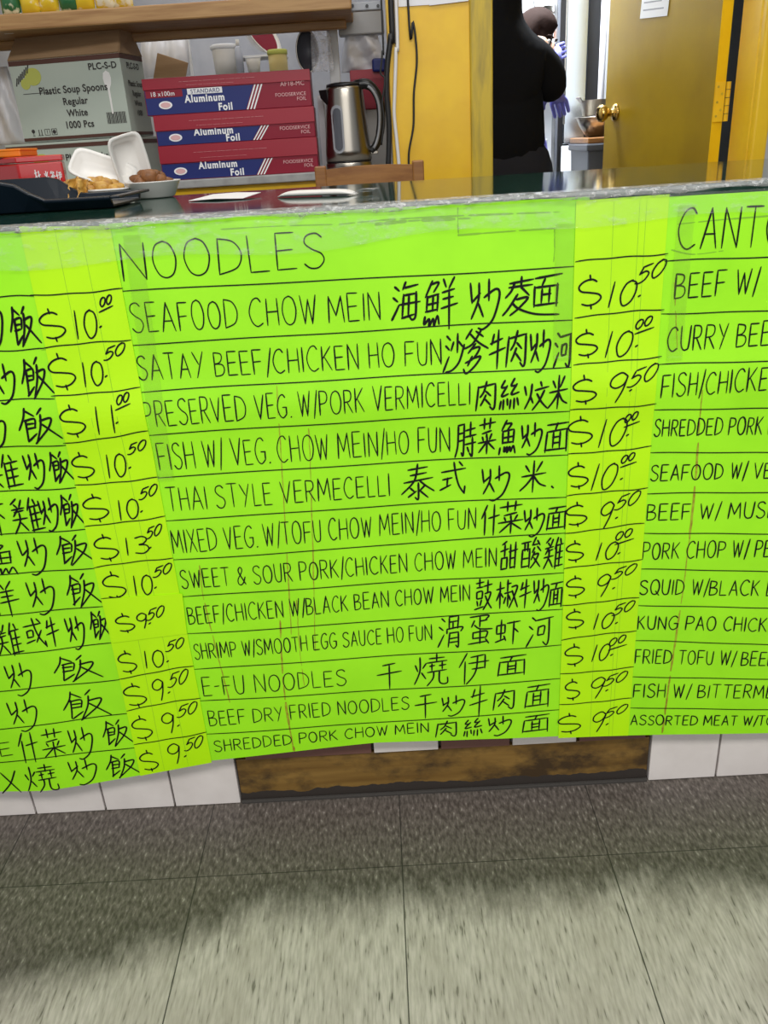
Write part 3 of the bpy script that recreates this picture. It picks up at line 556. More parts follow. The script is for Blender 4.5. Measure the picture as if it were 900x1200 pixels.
PL = [((50, 360, 78, 399), '10', (92, 362, 116, 395), '00', (118, 346, 135, 364)), ((61, 412, 90, 455), '10', (101, 422, 123, 450), '50', (124, 403, 149, 417)), ((76, 471, 103, 509), '11', (117, 473, 136, 505), '00', (138, 459, 156, 477)),
 ((88, 527, 112, 560), '10', (129, 529, 150, 556), '50', (152, 515, 173, 527)), ((101, 576, 129, 609), '10', (142, 582, 164, 605), '50', (165, 567, 186, 580)), ((114, 622, 140, 655), '13', (150, 626, 176, 646), '50', (173, 613, 191, 626)),
 ((123, 666, 148, 700), '10', (160, 671, 180, 694), '50', (181, 659, 203, 671)), ((138, 715, 159, 738), '9', (163, 715, 174, 733), '50', (174, 708, 194, 721)), ((141, 759, 161, 787), '10', (172, 759, 193, 779), '50', (196, 746, 217, 758)),
 ((147, 797, 172, 826), '9', (181, 793, 193, 818), '50', (199, 783, 221, 800)), ((157, 835, 179, 864), '9', (192, 832, 205, 856), '50', (209, 821, 232, 835)), ((166, 875, 186, 900), '9', (199, 868, 212, 891), '50', (218, 860, 239, 874))]
PR = [((677, 321, 703, 360), '10', (715, 328, 742, 357), '50', (745, 307, 776, 327)), ((673, 384, 698, 417), '10', (711, 386, 738, 415), '00', (742, 371, 763, 389)), ((669, 437, 696, 470), '9', (711, 434, 729, 468), '50', (735, 427, 766, 446)),
 ((664, 485, 692, 521), '10', (703, 488, 730, 520), '00', (729, 481, 746, 497)), ((664, 539, 687, 570), '10', (695, 540, 720, 570), '00', (725, 529, 743, 544)), ((662, 585, 686, 614), '9', (701, 585, 714, 616), '50', (720, 575, 746, 591)),
 ((662, 630, 682, 655), '10', (700, 632, 721, 652), '00', (719, 618, 740, 634)), ((662, 671, 683, 697), '9', (698, 670, 711, 696), '50', (717, 660, 743, 672)), ((662, 710, 682, 734), '10', (697, 715, 717, 733), '50', (718, 703, 741, 715)),
 ((661, 751, 682, 777), '10', (695, 752, 712, 771), '00', (712, 743, 733, 758)), ((661, 792, 678, 817), '9', (691, 791, 705, 815), '50', (708, 786, 733, 798)), ((653, 832, 679, 856), '9', (693, 831, 706, 854), '50', (708, 825, 733, 835))]
for i, q in enumerate(PL): price(pt if i == 7 else sl, *q, (SL*1.7 if i == 7 else SL)+INK, .05, i*9)
for i, q in enumerate(PR): price(sr, *q, SL+INK, .22, 200+i*9)
# drips dried on the papers
def drip(t, pts, wd, lift=.0004, m='stain', seed=1):
    rnd = random.Random(seed); q = [XZ(*p) for p in pts]; mb = MB(); P_ = spline(q, 14); P_ = [(x+.0007*(rnd.random()-.5), z) for x, z in P_]
    k = 0
    while k < len(P_)-3:
        n = rnd.randint(3, 9); ribbon(mb, P_[k:k+n+1] if len(P_[k:k+n+1]) > 2 else P_[-3:], wd*(.6+1.2*rnd.random()), lift); k += n+rnd.randint(0, 1)
    mb.build('sauce_drip', m, t)
drip(noodle, [(329, 724), (332, 790), (338, 840), (345, 877)], .0022, seed=3); drip(noodle, [(235, 660), (240, 700), (256, 765), (270, 820)], .0014, seed=4)
drip(noodle, [(362, 500), (365, 570), (370, 760)], .0010, seed=5); drip(noodle, [(325, 450), (334, 600), (342, 740)], .0009, seed=6)
drip(canton, [(820, 455), (813, 560), (800, 680), (784, 790), (775, 856)], .0020, seed=7); drip(canton, [(788, 330), (792, 420)], .0009, seed=8)
drip(noodle, [(348, 700), (352, 760), (357, 800)], .001, seed=9)
for pts, wd_, sd_ in [([(398, 262), (450, 257), (520, 253), (600, 250), (655, 248)], .0012, 21), ([(440, 262), (470, 259), (500, 257), (560, 255)], .0028, 22), ([(536, 275), (590, 271), (649, 267)], .0012, 23), ([(536, 243), (536, 262), (537, 276)], .0010, 24),
                      ([(649, 267), (649, 290), (648, 306)], .0010, 25), ([(260, 268), (330, 264), (400, 262)], .0012, 26)]: drip(noodle, pts, wd_, .0004, 'grime', sd_)
drip(canton, [(792, 262), (840, 257), (905, 252)], .0012, .0004, 'grime', 27); drip(canton, [(785, 292), (810, 297), (845, 293)], .0010, .0004, 'grime', 28)
for t_, a, b in ((sl, (66, 264), (194, 899)), (sl, (96, 264), (222, 894)), (sr, (718, 233), (690, 860)), (sr, (748, 231), (712, 859)), (sr, (756, 231), (716, 859))): rule(a, b, SL+.0003, .0005).build('crease_line', 'grime', t_)
# adhesive tape
def tape(label, pts, lift=.0025, m='tape'):
    c = [XZ(*p) for p in pts]; grid = []
    for j in range(15):
        v = j/14; row = []
        for i in range(9):
            u = i/8; x = (c[0][0]*(1-u)+c[1][0]*u)*(1-v)+(c[3][0]*(1-u)+c[2][0]*u)*v; z = (c[0][1]*(1-u)+c[1][1]*u)*(1-v)+(c[3][1]*(1-u)+c[2][1]*u)*v
            row.append((x, paper_y(x, z)-lift, z))
        grid.append(row)
    return tag(MB().sheet(grid, (0, .0002, 0)).build('tape_strip', m, None, 0, True), label, 'tape', 'clear tape strips on the menus')
tape('clear tape strip down the right margin of the NOODLES menu', [(650, 262), (672, 261), (668, 420), (646, 421)])
tape('clear tape strip down the left margin of the NOODLES menu', [(146, 275), (166, 274), (206, 560), (186, 562)])
tape('clear tape strip down the left margin of the CANTONESE menu', [(792, 240), (812, 239), (796, 420), (777, 421)])
# plastic film over the counter's front edge
def edge_film():
    rnd = random.Random(5); g = []; nx = 220
    prof = [(.016, .9134), (.008, .9138), (.001, .9141), (-.0080, .9118), (-.0102, .9085), (-.0102, .9055)]
    for j, (y, z) in enumerate(prof):
        row = []
        for i in range(nx+1):
            x = -.75+1.5*i/nx; a = rnd.random()
            wz = .0015*math.sin(21*x+j)+.001*math.sin(57*x+2*j)
            row.append((x, y-(.0022*a if 1 < j else 0), z+(.0008*a if j < 4 else wz+.0015*a)+(.0004 if j < 3 else 0)))
        g.append(row)
    return MB().sheet(g, (0, .0001, .0002))
tag(edge_film().build('plastic_film', 'edgefilm', None, 0, True), 'crinkled clear plastic film folded over the counter front edge', 'plastic film')
def top_tape():
    rnd = random.Random(9); g = []; nx = 200; nz = 8
    for j in range(nz+1):
        row = []
        for i in range(nx+1):
            x = -.75+1.5*i/nx; zt_ = .9048; zb = .872+.006*math.sin(6*x)+.005*math.sin(19*x)
            z = zt_+(zb-zt_)*j/nz; row.append((x, min(paper_y(x, z)-.0028, -.0100)-.0009*rnd.random(), z))
        g.append(row)
    return MB().sheet(g, (0, .0002, 0))
tag(top_tape().build('packing_tape', 'film', None, 0, True), 'wide wrinkled clear packing tape along the top of the menus', 'tape')
# ================================================================== things behind the counter
def fb(mb, x0, y0, x1, y1, y, dep):
    xm, ym = (x0+x1)/2, (y0+y1)/2
    return mb.box(X(x0, ym, y), X(x1, ym, y), y, y+dep, Z(xm, y1, y), Z(xm, y0, y))
def RP(px, py, p, n):
    d = fw + (px-450)/F*rt + (600-py)/F*up; return EYE + d*((Vector(p)-EYE).dot(n)/d.dot(n))
# ---- worktop items
WZ = .9135
tr = thing('serving_tray', 'dark navy plastic serving tray on the left end of the worktop', 'tray', (-.55, .32, WZ))
def tray_shell():
    x0, x1 = -.86, -.376; ys = (.25, .40); m = MB(); N = 26; prof = []
    for i in range(N+1):
        t = i/N; x = x0+(x1-x0)*t; k = max(0, min(1, (x+.520)/.055)); k = k*k*(3-2*k)
        prof.append((x, .044*(1-k)+.017*k))
    out, inn = [], []
    for (x, h) in prof:
        fl = .010+h*.25
        out.append([(x, ys[0]-fl, WZ+h), (x, ys[0]-fl, WZ+h-.004), (x, ys[0], WZ+.001), (x, ys[1], WZ+.001), (x, ys[1]+fl, WZ+h-.004), (x, ys[1]+fl, WZ+h), (x, ys[1]+fl-.008, WZ+h), (x, ys[1]-.003, WZ+.005), (x, ys[0]+.003, WZ+.005), (x, ys[0]-fl+.008, WZ+h)])
    n = 10; vs = [p for r in out for p in r]; fs = []
    for i in range(N):
        for k in range(n): fs.append((i*n+k, i*n+(k+1) % n, (i+1)*n+(k+1) % n, (i+1)*n+k))
    fs += [tuple(range(n)), tuple(range((N+1)*n-1, N*n-1, -1))]
    return m.add(vs, fs)
tray_shell().build('tray_shell', 'tray', tr, .0015)
h = .017; MB().hull8([(-.376, .236, WZ+h-.004), (-.362, .236, WZ+h-.004), (-.362, .414, WZ+h-.004), (-.376, .414, WZ+h-.004)], [(-.376, .236, WZ+h), (-.362, .236, WZ+h), (-.362, .414, WZ+h), (-.376, .414, WZ+h)]).build('tray_lip', 'tray', tr, .0015)
# red tin
def cornered(px_l, px_c, px_r, y, z0, z1, yaw, wl, wr):
    pass
tc = P(27, 215, 1, .455); tl = Vector((tc.x-.004, .455, WZ)); a = math.radians(10)
er, el = Vector((math.cos(a), math.sin(a), 0)), Vector((-math.sin(a+.5), math.cos(a+.5), 0))
tin = thing('biscuit_tin', 'red lacquered tin with white Chinese lettering behind the navy tray', 'tin', tl)
WR = (P(77, 210, 1, .47)-tl).dot(er); HT = Z(50, 182, .45)-WZ
b = [tl, tl+er*WR, tl+er*WR+Vector((-.03, .10, 0)), tl+Vector((-.11, .09, 0))]
MB().hull8(b, [p+Vector((0, 0, HT-.010)) for p in b]).build('tin_body', 'tin', tin, .003)
cen = sum(b, Vector())/4; bl = [cen+(p-cen)*1.03 for p in b]
MB().hull8([p+Vector((0, 0, HT-.0095)) for p in bl], [p+Vector((0, 0, HT)) for p in bl]).build('lid', 'tin', tin, .002)
nrm = Vector((er.y, -er.x, 0))
def on_face(strokes, u0, z0, u1, z1, wd, mb):
    al = [p for s in strokes for p in s]; mx = max(p[0] for p in al); my = max(p[1] for p in al)
    for s in strokes:
        pts = spline(s, 4)
        for (a0, b0), (a1, b1) in zip(pts, pts[1:]):
            p = tl+er*(u0+(u1-u0)*a0/mx)+Vector((0, 0, z1-(z1-z0)*b0/my))+nrm*.0008; q = tl+er*(u0+(u1-u0)*a1/mx)+Vector((0, 0, z1-(z1-z0)*b1/my))+nrm*.0008
            if (q-p).length > 1e-5: mb.bar(p-(q-p)*.1, q+(q-p)*.1, wd, .0005, nrm)
m = MB(); on_face(parse(HAN['鼓']), WR*.34, HT*.18, WR*.48, HT*.72, .0017, m); m.build('lettering', 'whiteink', tin)
m = MB()
for i, ch in enumerate('生多 思' if False else '米爹伊'): on_face(parse(HAN[ch]), WR*(.54+.14*i), HT*.42, WR*(.66+.14*i), HT*.68, .0013, m)
m.build('lettering', 'whiteink', tin)
m = MB(); p0 = tl+er*WR*.56+Vector((0, 0, HT*.22))+nrm*.0006; m.poly([p0, p0+er*WR*.34, p0+er*WR*.34+Vector((0, 0, HT*.14)), p0+Vector((0, 0, HT*.14))], -nrm*.0004); m.build('printed_panel', 'whiteink', tin)
og = thing('orange_packet_box', 'flat orange box lying on the red tin at the left edge', 'box', (tl.x-.03, tl.y+.05, WZ+HT+.0006))
MB().box(tl.x-.10, tl.x+.002, tl.y+.022, tl.y+.10, WZ+HT+.0006, WZ+HT+.011).build('box_body', 'orange', og, .002)
MB().box(tl.x-.101, tl.x+.003, tl.y+.021, tl.y+.101, WZ+HT+.009, WZ+HT+.013).build('lid', 'orange', og, .0015)
# ---- takeaway clamshell with fried food
def food_pile(name, label, cat, c, n, sx, sy, sz, r, m, group, seed, mname):
    rnd = random.Random(seed)
    for i in range(n):
        q = (i+.5)/n; an = i*2.4; rr = math.sqrt(q); p = Vector((c[0]+sx*rr*math.cos(an), c[1]+sy*rr*math.sin(an), c[2]+sz*(1-q)+r*.2))
        o = MB().ball(p, r*(.8+.5*rnd.random()), 12, 1.1+.4*rnd.random(), .9, .75+.2*rnd.random(), .28, seed*50+i).build(name, m, None, 0, True)
        tag(o, label, cat, group)
cb = Vector((X(118, 222, .485), .485, WZ+.001))
cl = thing('takeaway_box', 'open white clamshell takeaway box of golden fried pieces on the worktop', 'takeaway box', cb)
def open_tray(c, w0, d0, w1, d1, hh, th=.003):
    m = MB(); c = Vector(c); rings = []
    for (wx, dy, z) in ((w0, d0, 0), (w1, d1, hh), (w1+.010, d1+.010, hh+.002), (w1+.010, d1+.010, hh-.001), (w1-th, d1-th, hh-.002), (w0-th, d0-th, th)):
        ring = []
        for k in range(24):
            t = 2*PI*k/24; cx, cy = math.cos(t), math.sin(t); e = .38
            ring.append(c+Vector((wx/2*math.copysign(abs(cx)**e, cx), dy/2*math.copysign(abs(cy)**e, cy), z)))
        rings.append(ring)
    vs = [p for r in rings for p in r]; fs = []
    for i in range(len(rings)-1):
        for k in range(24): fs.append((i*24+k, i*24+(k+1) % 24, (i+1)*24+(k+1) % 24, (i+1)*24+k))
    fs += [tuple(range(23, -1, -1)), tuple(range(5*24, 6*24))]
    return m.add(vs, fs)
open_tray((0, 0, 0), .085, .07, .108, .09, .017).xf(Matrix.Translation(cb+Vector((-.004, 0, .0)))).build('base', 'foam', cl, 0, True)
lidm = Matrix.Translation(cb+Vector((.062, .005, .020)))@Matrix.Rotation(math.radians(-76), 4, 'Y')@Matrix.Rotation(math.radians(0), 4, 'X')
ld = open_tray((.040, 0, 0), .062, .066, .082, .088, .018).xf(Matrix.Translation((0, 0, 0)))
lq = P(150, 187, 1, .50)
ux = Vector((.80, .55, .22)).normalized(); uy = Vector((.28, 0, 1)).normalized(); uz = ux.cross(uy).normalized(); uy = uz.cross(ux)
lm = Matrix(((ux.x, uy.x, uz.x, lq.x), (ux.y, uy.y, uz.y, lq.y), (ux.z, uy.z, uz.z, lq.z), (0, 0, 0, 1)))
open_tray((0, 0, -.008), .042, .058, .052, .074, .018).xf(lm).build('lid', 'foam', cl, 0, True)
fq = P(121, 203, 1, .49); ux = Vector((1, .05, -.40)).normalized(); uy = Vector((.15, .70, .70)).normalized(); uz = ux.cross(uy).normalized(); uy = uz.cross(ux)
lm2 = Matrix(((ux.x, uy.x, uz.x, fq.x), (ux.y, uy.y, uz.y, fq.y), (ux.z, uy.z, uz.z, fq.z), (0, 0, 0, 1)))
open_tray((0, 0, -.006), .085, .040, .096, .050, .014).xf(lm2).build('inner_flap', 'foam', cl, 0, True)
food_pile('fried_dumpling', 'golden fried piece heaped in the open white clamshell box', 'fried food', (cb.x-.004, cb.y-.008, cb.z+.012), 20, .046, .026, .018, .0095, 'fried', 'golden fried pieces in the clamshell', 3, 'fried')
m = MB(); g = []
rnd = random.Random(4)
for j in range(9):
    g.append([(X(71, 215, .42)+.038*(i/12)+.004*rnd.random()-.006*j/8+.010*(j/8), .405+.012*math.sin(i*1.3)+.01*rnd.random()+.01*j/8, WZ+.004+.036*(j/8)*(1-.35*abs(i/12-.5))+.002*rnd.random()) for i in range(13)])
tag(m.sheet(g, (0, .002, 0)).build('fried_wafer', 'fried', None, 0, True), 'golden ridged fried wafer leaning left of the clamshell box', 'fried food')
c2 = Vector((X(183, 226, .50), .488, WZ))
b2 = thing('takeaway_tray', 'small white plastic takeaway bowl of brown fried pieces behind the clamshell', 'takeaway bowl', c2)
MB().lathe([(.030, 0), (.034, .002), (.045, .024), (.0465, .025), (.0465, .0265), (.043, .0262), (.0325, .004), (0, .0035)], c2, 36).build('bowl', 'foam', b2, 0, True)
food_pile('fried_chicken_piece', 'brown fried chicken piece piled in the small white bowl', 'fried food', (c2.x-.004, c2.y, c2.z+.022), 9, .030, .026, .014, .010, 'friedbrown', 'brown fried pieces in the bowl', 8, 'friedbrown')
# ---- paper slip and wrapped cutlery
g = [P(*q, 2, WZ) for q in ((221, 236), (285, 233.5), (306, 228.5), (250, 229.5))]
m = MB(); m.sheet([[g[0]+Vector((0, 0, .0005)), (g[0]+g[1])/2+Vector((0, 0, .002)), g[1]+Vector((0, 0, .001))], [g[3]+Vector((0, 0, .002)), (g[3]+g[2])/2+Vector((0, 0, .004)), g[2]+Vector((0, 0, .0035))]], (0, 0, .0006))
tag(m.build('paper_slip', 'paper', None), 'folded white paper slip lying on the worktop left of the wrapped packet', 'paper')
pk = P(372, 229.5, 2, WZ)
pt2 = thing('wrapped_cutlery', 'long white wrapped cutlery packet lying on the glossy worktop', 'packet', (pk.x, pk.y, WZ))
ya = P(328, 231, 2, WZ); yb = P(418, 228, 2, WZ); m = MB(); d = (yb-ya).normalized(); sd = Vector((-d.y, d.x, 0)); N = 18
vs = []; fs = []
for i in range(N+1):
    t = i/N; p = ya+(yb-ya)*t; e = (1-abs(2*t-1)**6); wd = .013*(.55+.45*e); hh = .0038*e+.0006
    for k in range(12): q = 2*PI*k/12; vs.append(p+sd*wd*math.cos(q)+Vector((0, 0, hh+hh*math.sin(q)*.98)))
for i in range(N):
    for k in range(12): fs.append((i*12+k, i*12+(k+1) % 12, (i+1)*12+(k+1) % 12, (i+1)*12+k))
fs += [tuple(range(11, -1, -1)), tuple(range(N*12, N*12+12))]
m.add(vs, fs).build('wrapper', 'foam', pt2, 0, True)
yc = P(441, 226, 2, WZ); m = MB().sheet([[yb-sd*.010+Vector((0, 0, .003)), (yb+yc)/2-sd*.012+Vector((0, 0, .007)), yc-sd*.008+Vector((0, 0, .005))], [yb+sd*.010+Vector((0, 0, .003)), (yb+yc)/2+sd*.012+Vector((0, 0, .002)), yc+sd*.012+Vector((0, 0, .006))]], (0, 0, .0006)); m.build('clear_tail', 'bag', pt2, 0, True)

# ---- wooden chair behind the counter
CY = 1.02; cx0, cx1 = X(376, 205, CY), X(490, 200, CY); ctop = Z(376, 197, CY)
ch = thing('wooden_chair', 'orange brown wooden chair with a curved top rail behind the counter', 'chair', ((cx0+cx1)/2, CY, 0))
for x in (cx0, cx1): MB().box(x-.013, x+.013, CY-.012, CY+.016, 0, ctop+.004).build('back_post', 'chairwood', ch, .003)
m = MB(); N = 14; front = []
for i in range(N+1):
    t = i/N; x = cx0+.013+(cx1-cx0-.026)*t; k = .004*math.sin(PI*t)
    front.append([(x, CY-.006+.012*math.sin(PI*t), ctop-.052), (x, CY-.006+.012*math.sin(PI*t), ctop-.004+k)])
m.sheet([list(r) for r in zip(*front)], (0, .018, 0)).build('top_rail', 'chairwood', ch)
MB().box(cx0+.013, cx1-.013, CY-.003, CY+.012, .66, .70).build('back_rail', 'chairwood', ch, .002)
MB().box(cx0-.015, cx1+.015, CY+.01, CY+.36, .42, .445).build('seat', 'chairwood', ch, .005)
for x in (cx0, cx1): MB().box(x-.014, x+.014, CY+.32, CY+.348, 0, .42).build('front_leg', 'chairwood', ch, .003)

# ---- foil boxes on the ledge
FYD = WY+.012
def foil(label, x0, x1, z0, z1, top):
    W, Hh, D = x1-x0, z1-z0, .095
    t = thing('foil_box', label, 'box', (x0, FYD, z0), 0, 'aluminum foil boxes on the ledge'); y = FYD
    zf = z0+Hh*(.70 if top else .50)
    MB().box(x0, x1, y, y+D, z0, z1).build('box_body', 'red', t, .002)
    MB().poly([(x0-.001, y-.003, zf), (x1+.001, y-.003, zf), (x1+.001, y-.001, z1+.0005), (x0-.001, y-.001, z1+.0005)], (0, .003, 0)).build('lid_flap', 'redlid', t, .0008)
    zl = z0+Hh*.02; zh = zf-Hh*.02; k = zh-zl
    MB().poly([(x0+.002, y-.0006, zl), (x0+W*.60, y-.0006, zl), (x0+W*.66, y-.0006, zh), (x0+.002, y-.0006, zh)], (0, .0006, 0)).build('printed_panel', 'blue', t)
    for i in range(3):
        a = .605+.020*i; MB().poly([(x0+W*a, y-.001, zl), (x0+W*(a+.009), y-.001, zl), (x0+W*(a+.069), y-.001, zh), (x0+W*(a+.06), y-.001, zh)], (0, .0008, 0)).build('stripe', 'whiteink', t)
    kk = k*(.74 if top else 1)
    text('Aluminum', .025, 'whiteink', 'lettering', t, (x0+W*.24, y, zl+kk*.60), (1, 0, 0), (0, 0, 1), bold=.0009, sx=.92)
    text('Foil', .025, 'whiteink', 'lettering', t, (x0+W*.435, y, zl+kk*.06), (1, 0, 0), (0, 0, 1), bold=.0009, sx=.92)
    text('FOODSERVICE\nFOIL', .0125, 'palepink', 'lettering', t, (x0+W*.97, y, zl+kk*.60), (1, 0, 0), (0, 0, 1), 'RIGHT')
    text('Heavy duty wrap for food. Keep out of reach of children. Store in a dry place. Handle cutting edge with care.'[:0] or '— —— ——— — ——— —— —— ——— —— — ———', .007, 'palepink', 'lettering', t, (x0+W*.22, y-.002, zf+(z1-zf)*.52), (1, 0, 0), (0, 0, 1), sx=1.1, lift=.0018)
    text('— ——— —— ——— —— — —— ———', .006, 'palepink', 'lettering', t, (x0+W*.26, y-.003, zf+(z1-zf)*.2), (1, 0, 0), (0, 0, 1), sx=1.1, lift=.0018)
    e = MB(); e.lathe([(0, 0), (.016, 0), (.016, .0008), (0, .0008)], (x0+W*.12, y-.0006, zl+kk*.52), 28, (0, -1, 0), 1.15, .62); e.build('emblem', 'whiteink', t)
    e = MB(); e.lathe([(0, 0), (.012, 0), (.012, .0005), (0, .0005)], (x0+W*.12, y-.0014, zl+kk*.52), 28, (0, -1, 0), 1.15, .55); e.build('emblem', 'palepink', t)
    if top:
        MB().box(x0+.004, x0+W*.23, y-.0012, y, zl+k*.70, zh).build('printed_panel', 'red', t)
        text('18 x100m', .016, 'whiteink', 'lettering', t, (x0+W*.035, y-.001, zl+k*.76), (1, 0, 0), (0, 0, 1))
        MB().box(x0+W*.26, x0+W*.47, y-.0012, y, zl+k*.76, zh).build('printed_panel', 'whiteink', t)
        text('STANDARD', .014, 'blue', 'lettering', t, (x0+W*.28, y-.001, zl+k*.80), (1, 0, 0), (0, 0, 1), sx=1.05)
        text('AF18-MC', .016, 'palepink', 'lettering', t, (x0+W*.82, y, zl+k*.86), (1, 0, 0), (0, 0, 1))
    return t
zs0 = sill_z; z1 = Z(279, 166, FYD); z2 = Z(275, 130, FYD); z3 = Z(265, 87, FYD)
foil('bottom aluminum foil box of three, red and navy, resting on the grey ledge', X(188, 190, FYD), X(372, 182, FYD), zs0, z1-.0006, False)
foil('middle aluminum foil box of three, red and navy, sandwiched in the stack', X(182, 152, FYD), X(368.5, 143, FYD), z1, z2-.0006, False)
foil('topmost aluminum foil box of three, red and navy, marked STANDARD', X(169, 112, FYD), X(364, 103, FYD), z2, z3, True)

# ---- kettle
KY = WY+.085; kx = X(406.5, 150, KY); kz = sill_z; KH = Z(402, 97, KY)-kz; kr = (X(433, 192, KY)-X(379, 192, KY))/2
kt = thing('electric_kettle', 'brushed steel electric kettle with black handle on the ledge', 'kettle', (kx, KY, kz))
MB().lathe([(kr*.98, .0), (kr*1.0, .003), (kr, .016), (kr*.985, .018)], (kx, KY, kz), 48).build('base', 'steel', kt, 0, True)
MB().lathe([(kr*.965, .018), (kr*.965, .023)], (kx, KY, kz), 48).build('base_ring', 'black', kt, 0, True)
lean = -.006
body = [(kr*.99, .023), (kr*.975, .05), (kr*.90, KH*.5), (kr*.82, KH*.80), (kr*.785, KH*.92), (kr*.76, KH*.955)]
MB().lathe(body, (kx, KY, kz), 56).build('body', 'steel', kt, 0, True)
MB().lathe([(kr*.765, KH*.955), (kr*.74, KH*.985), (kr*.55, KH*1.0), (0, KH*1.005)], (kx, KY, kz), 48).build('lid', 'black', kt, 0, True)
m = MB()
m.hull8([(kx-kr*.66, KY-.03, kz+KH*.72), (kx-kr*.66, KY+.03, kz+KH*.72), (kx-kr*.7, KY+.03, kz+KH*.93), (kx-kr*.7, KY-.03, kz+KH*.93)], [(kx-kr*1.02, KY-.008, kz+KH*.84), (kx-kr*1.02, KY+.008, kz+KH*.84), (kx-kr*1.08, KY+.014, kz+KH*.93), (kx-kr*1.08, KY-.014, kz+KH*.93)])
m.build('spout', 'black', kt, .003)
hp = [(kx+kr*.45, KY-.01, kz+KH*.955), (kx+kr*.9, KY-.012, kz+KH*.97), (kx+kr*1.25, KY-.013, kz+KH*.90), (kx+kr*1.47, KY-.013, kz+KH*.74), (kx+kr*1.46, KY-.013, kz+KH*.50), (kx+kr*1.28, KY-.012, kz+KH*.30), (kx+kr*.98, KY-.010, kz+KH*.19)]
q = [Vector(p) for p in hp]; sm = []
for i in range(len(q)-1):
    for k in range(5):
        t = k/5; a0, a1, a2, a3 = q[max(i-1, 0)], q[i], q[i+1], q[min(i+2, len(q)-1)]
        sm.append(.5*(2*a1+(a2-a0)*t+(2*a0-5*a1+4*a2-a3)*t*t+(3*a1-a0-3*a2+a3)*t**3))
sm.append(q[-1])
hd = MB().tube(sm, [.0135]*8+[.012]*(len(sm)-16)+[.011]*8, 14).build('handle', 'black', kt, 0, True)
MB().tube([p+Vector((-.004, -.011, -.003)) for p in sm[7:-3]], .004, 8).build('handle_inlay', 'grey', hd, 0, True)
MB().box(kx+kr*.95, kx+kr*1.28, KY-.018, KY, kz+KH*.16, kz+KH*.20).build('switch', 'steel', kt, .002)
def pill(m, cx, zc, w_, h_, fn, off, depth):
    pts = []
    for k in range(28):
        a = 2*PI*k/28; x = w_*math.cos(a); z = (h_-w_)*(1 if math.sin(a) > 0 else -1)+w_*math.sin(a)
        pts.append((cx+x, zc+z))
    return pts
wx, wz = -kr*.36, KH*.47
def on_body(x, z, o):
    r = None
    for (r0, z0), (r1, z1_) in zip(body, body[1:]):
        if z0 <= z <= z1_: r = r0+(r1-r0)*(z-z0)/(z1_-z0)
    return Vector((kx+x, KY-math.sqrt(max(r*r-x*x, 0))-o, kz+z))
for nm, mm, w_, h_, o_ in (('window_frame', 'grey', .0165, .062, .0012), ('water_window', 'dgrey', .011, .054, .0026)):
    pts = pill(None, wx, wz, w_, h_, None, 0, 0); A = [on_body(x, z, o_) for x, z in pts]; B = [on_body(x, z, -.006) for x, z in pts]; n = len(pts)
    MB().add(A+B+[sum(A, Vector())/n], [(i, (i+1) % n, 2*n) for i in range(n)]+[(i, i+n, (i+1) % n+n, (i+1) % n) for i in range(n)]).build(nm, mm, kt)

# ---- cartons on the left
CYW = WY+.005
def carton(label, pl, pr, ztop, zbot, yaw, name, dep, open_=False):
    xL, xR = X(*pl, CYW), X(*pr, CYW); a = math.radians(yaw); ex = Vector((math.cos(a), -math.sin(a), 0)); ey = Vector((math.sin(a), math.cos(a), 0))
    W = (xR-xL)/math.cos(a); o = Vector((xR, CYW, zbot))-ex*W; Hh = ztop-zbot
    t = thing(name, label, 'carton', o); u3 = Vector((0, 0, 1))
    def pt(u, v, z): return o+ex*u+ey*v+u3*z
    m = MB(); th = .004
    for u0, u1, v0, v1, z0, z1 in ((0, W, 0, th, 0, Hh), (0, W, dep-th, dep, 0, Hh), (0, th, th, dep-th, 0, Hh), (W-th, W, th, dep-th, 0, Hh), (0, W, 0, dep, 0, th)) if open_ else ((0, W, 0, dep, 0, Hh),):
        m.hull8([pt(u0, v0, z0), pt(u1, v0, z0), pt(u1, v1, z0), pt(u0, v1, z0)], [pt(u0, v0, z1), pt(u1, v0, z1), pt(u1, v1, z1), pt(u0, v1, z1)])
    m.build('carton_body', 'carton', t)
    def band(z0, z1): 
        m = MB()
        m.hull8([pt(0, -.0008, z0), pt(W, -.0008, z0), pt(W, 0, z0), pt(0, 0, z0)], [pt(0, -.0008, z1), pt(W, -.0008, z1), pt(W, 0, z1), pt(0, 0, z1)])
        m.hull8([pt(W, 0, z0), pt(W+.0008, 0, z0), pt(W+.0008, dep, z0), pt(W, dep, z0)], [pt(W, 0, z1), pt(W+.0008, 0, z1), pt(W+.0008, dep, z1), pt(W, dep, z1)])
        m.build('printed_band', 'brownink', t)
    return t, pt, ex, ey, W, Hh, band
zc0 = Z(85, 164, CYW); zc1 = Z(70, 66, CYW)
yw = 9
f, pt, ex, ey, W, Hh, band = carton('lower pale carton reading Plastic Forks, under the soup spoon carton', (0, 190), (160, 180), zc0-.0015, sill_z, yw, 'cutlery_carton', .22)
band(Hh*.86, Hh*.95)
text('Plastic Forks', .024, 'darkink', 'lettering', f, pt(W*.62, 0, Hh*.58), ex, (0, 0, 1), 'CENTER', .0004)
text('Regular', .024, 'darkink', 'lettering', f, pt(W*.62, 0, Hh*.30), ex, (0, 0, 1), 'CENTER', .0004)
m = MB(); m.lathe([(0, 0), (.02, 0), (.02, .0006), (0, .0006)], pt(W*.26, -.0004, Hh*.62), 28, -ey, 1.2, .8); m.build('emblem', 'lime_emblem', f)
s_, pt, ex, ey, W, Hh, band = carton('open pale carton reading Plastic Soup Spoons, its brown top flap raised', (10, 115), (146, 104), zc1, zc0, yw, 'cutlery_carton', .15, True)
s_['group'] = f['group'] = 'cutlery cartons on the ledge'
band(Hh*.94, Hh*.998); band(.004, .012)
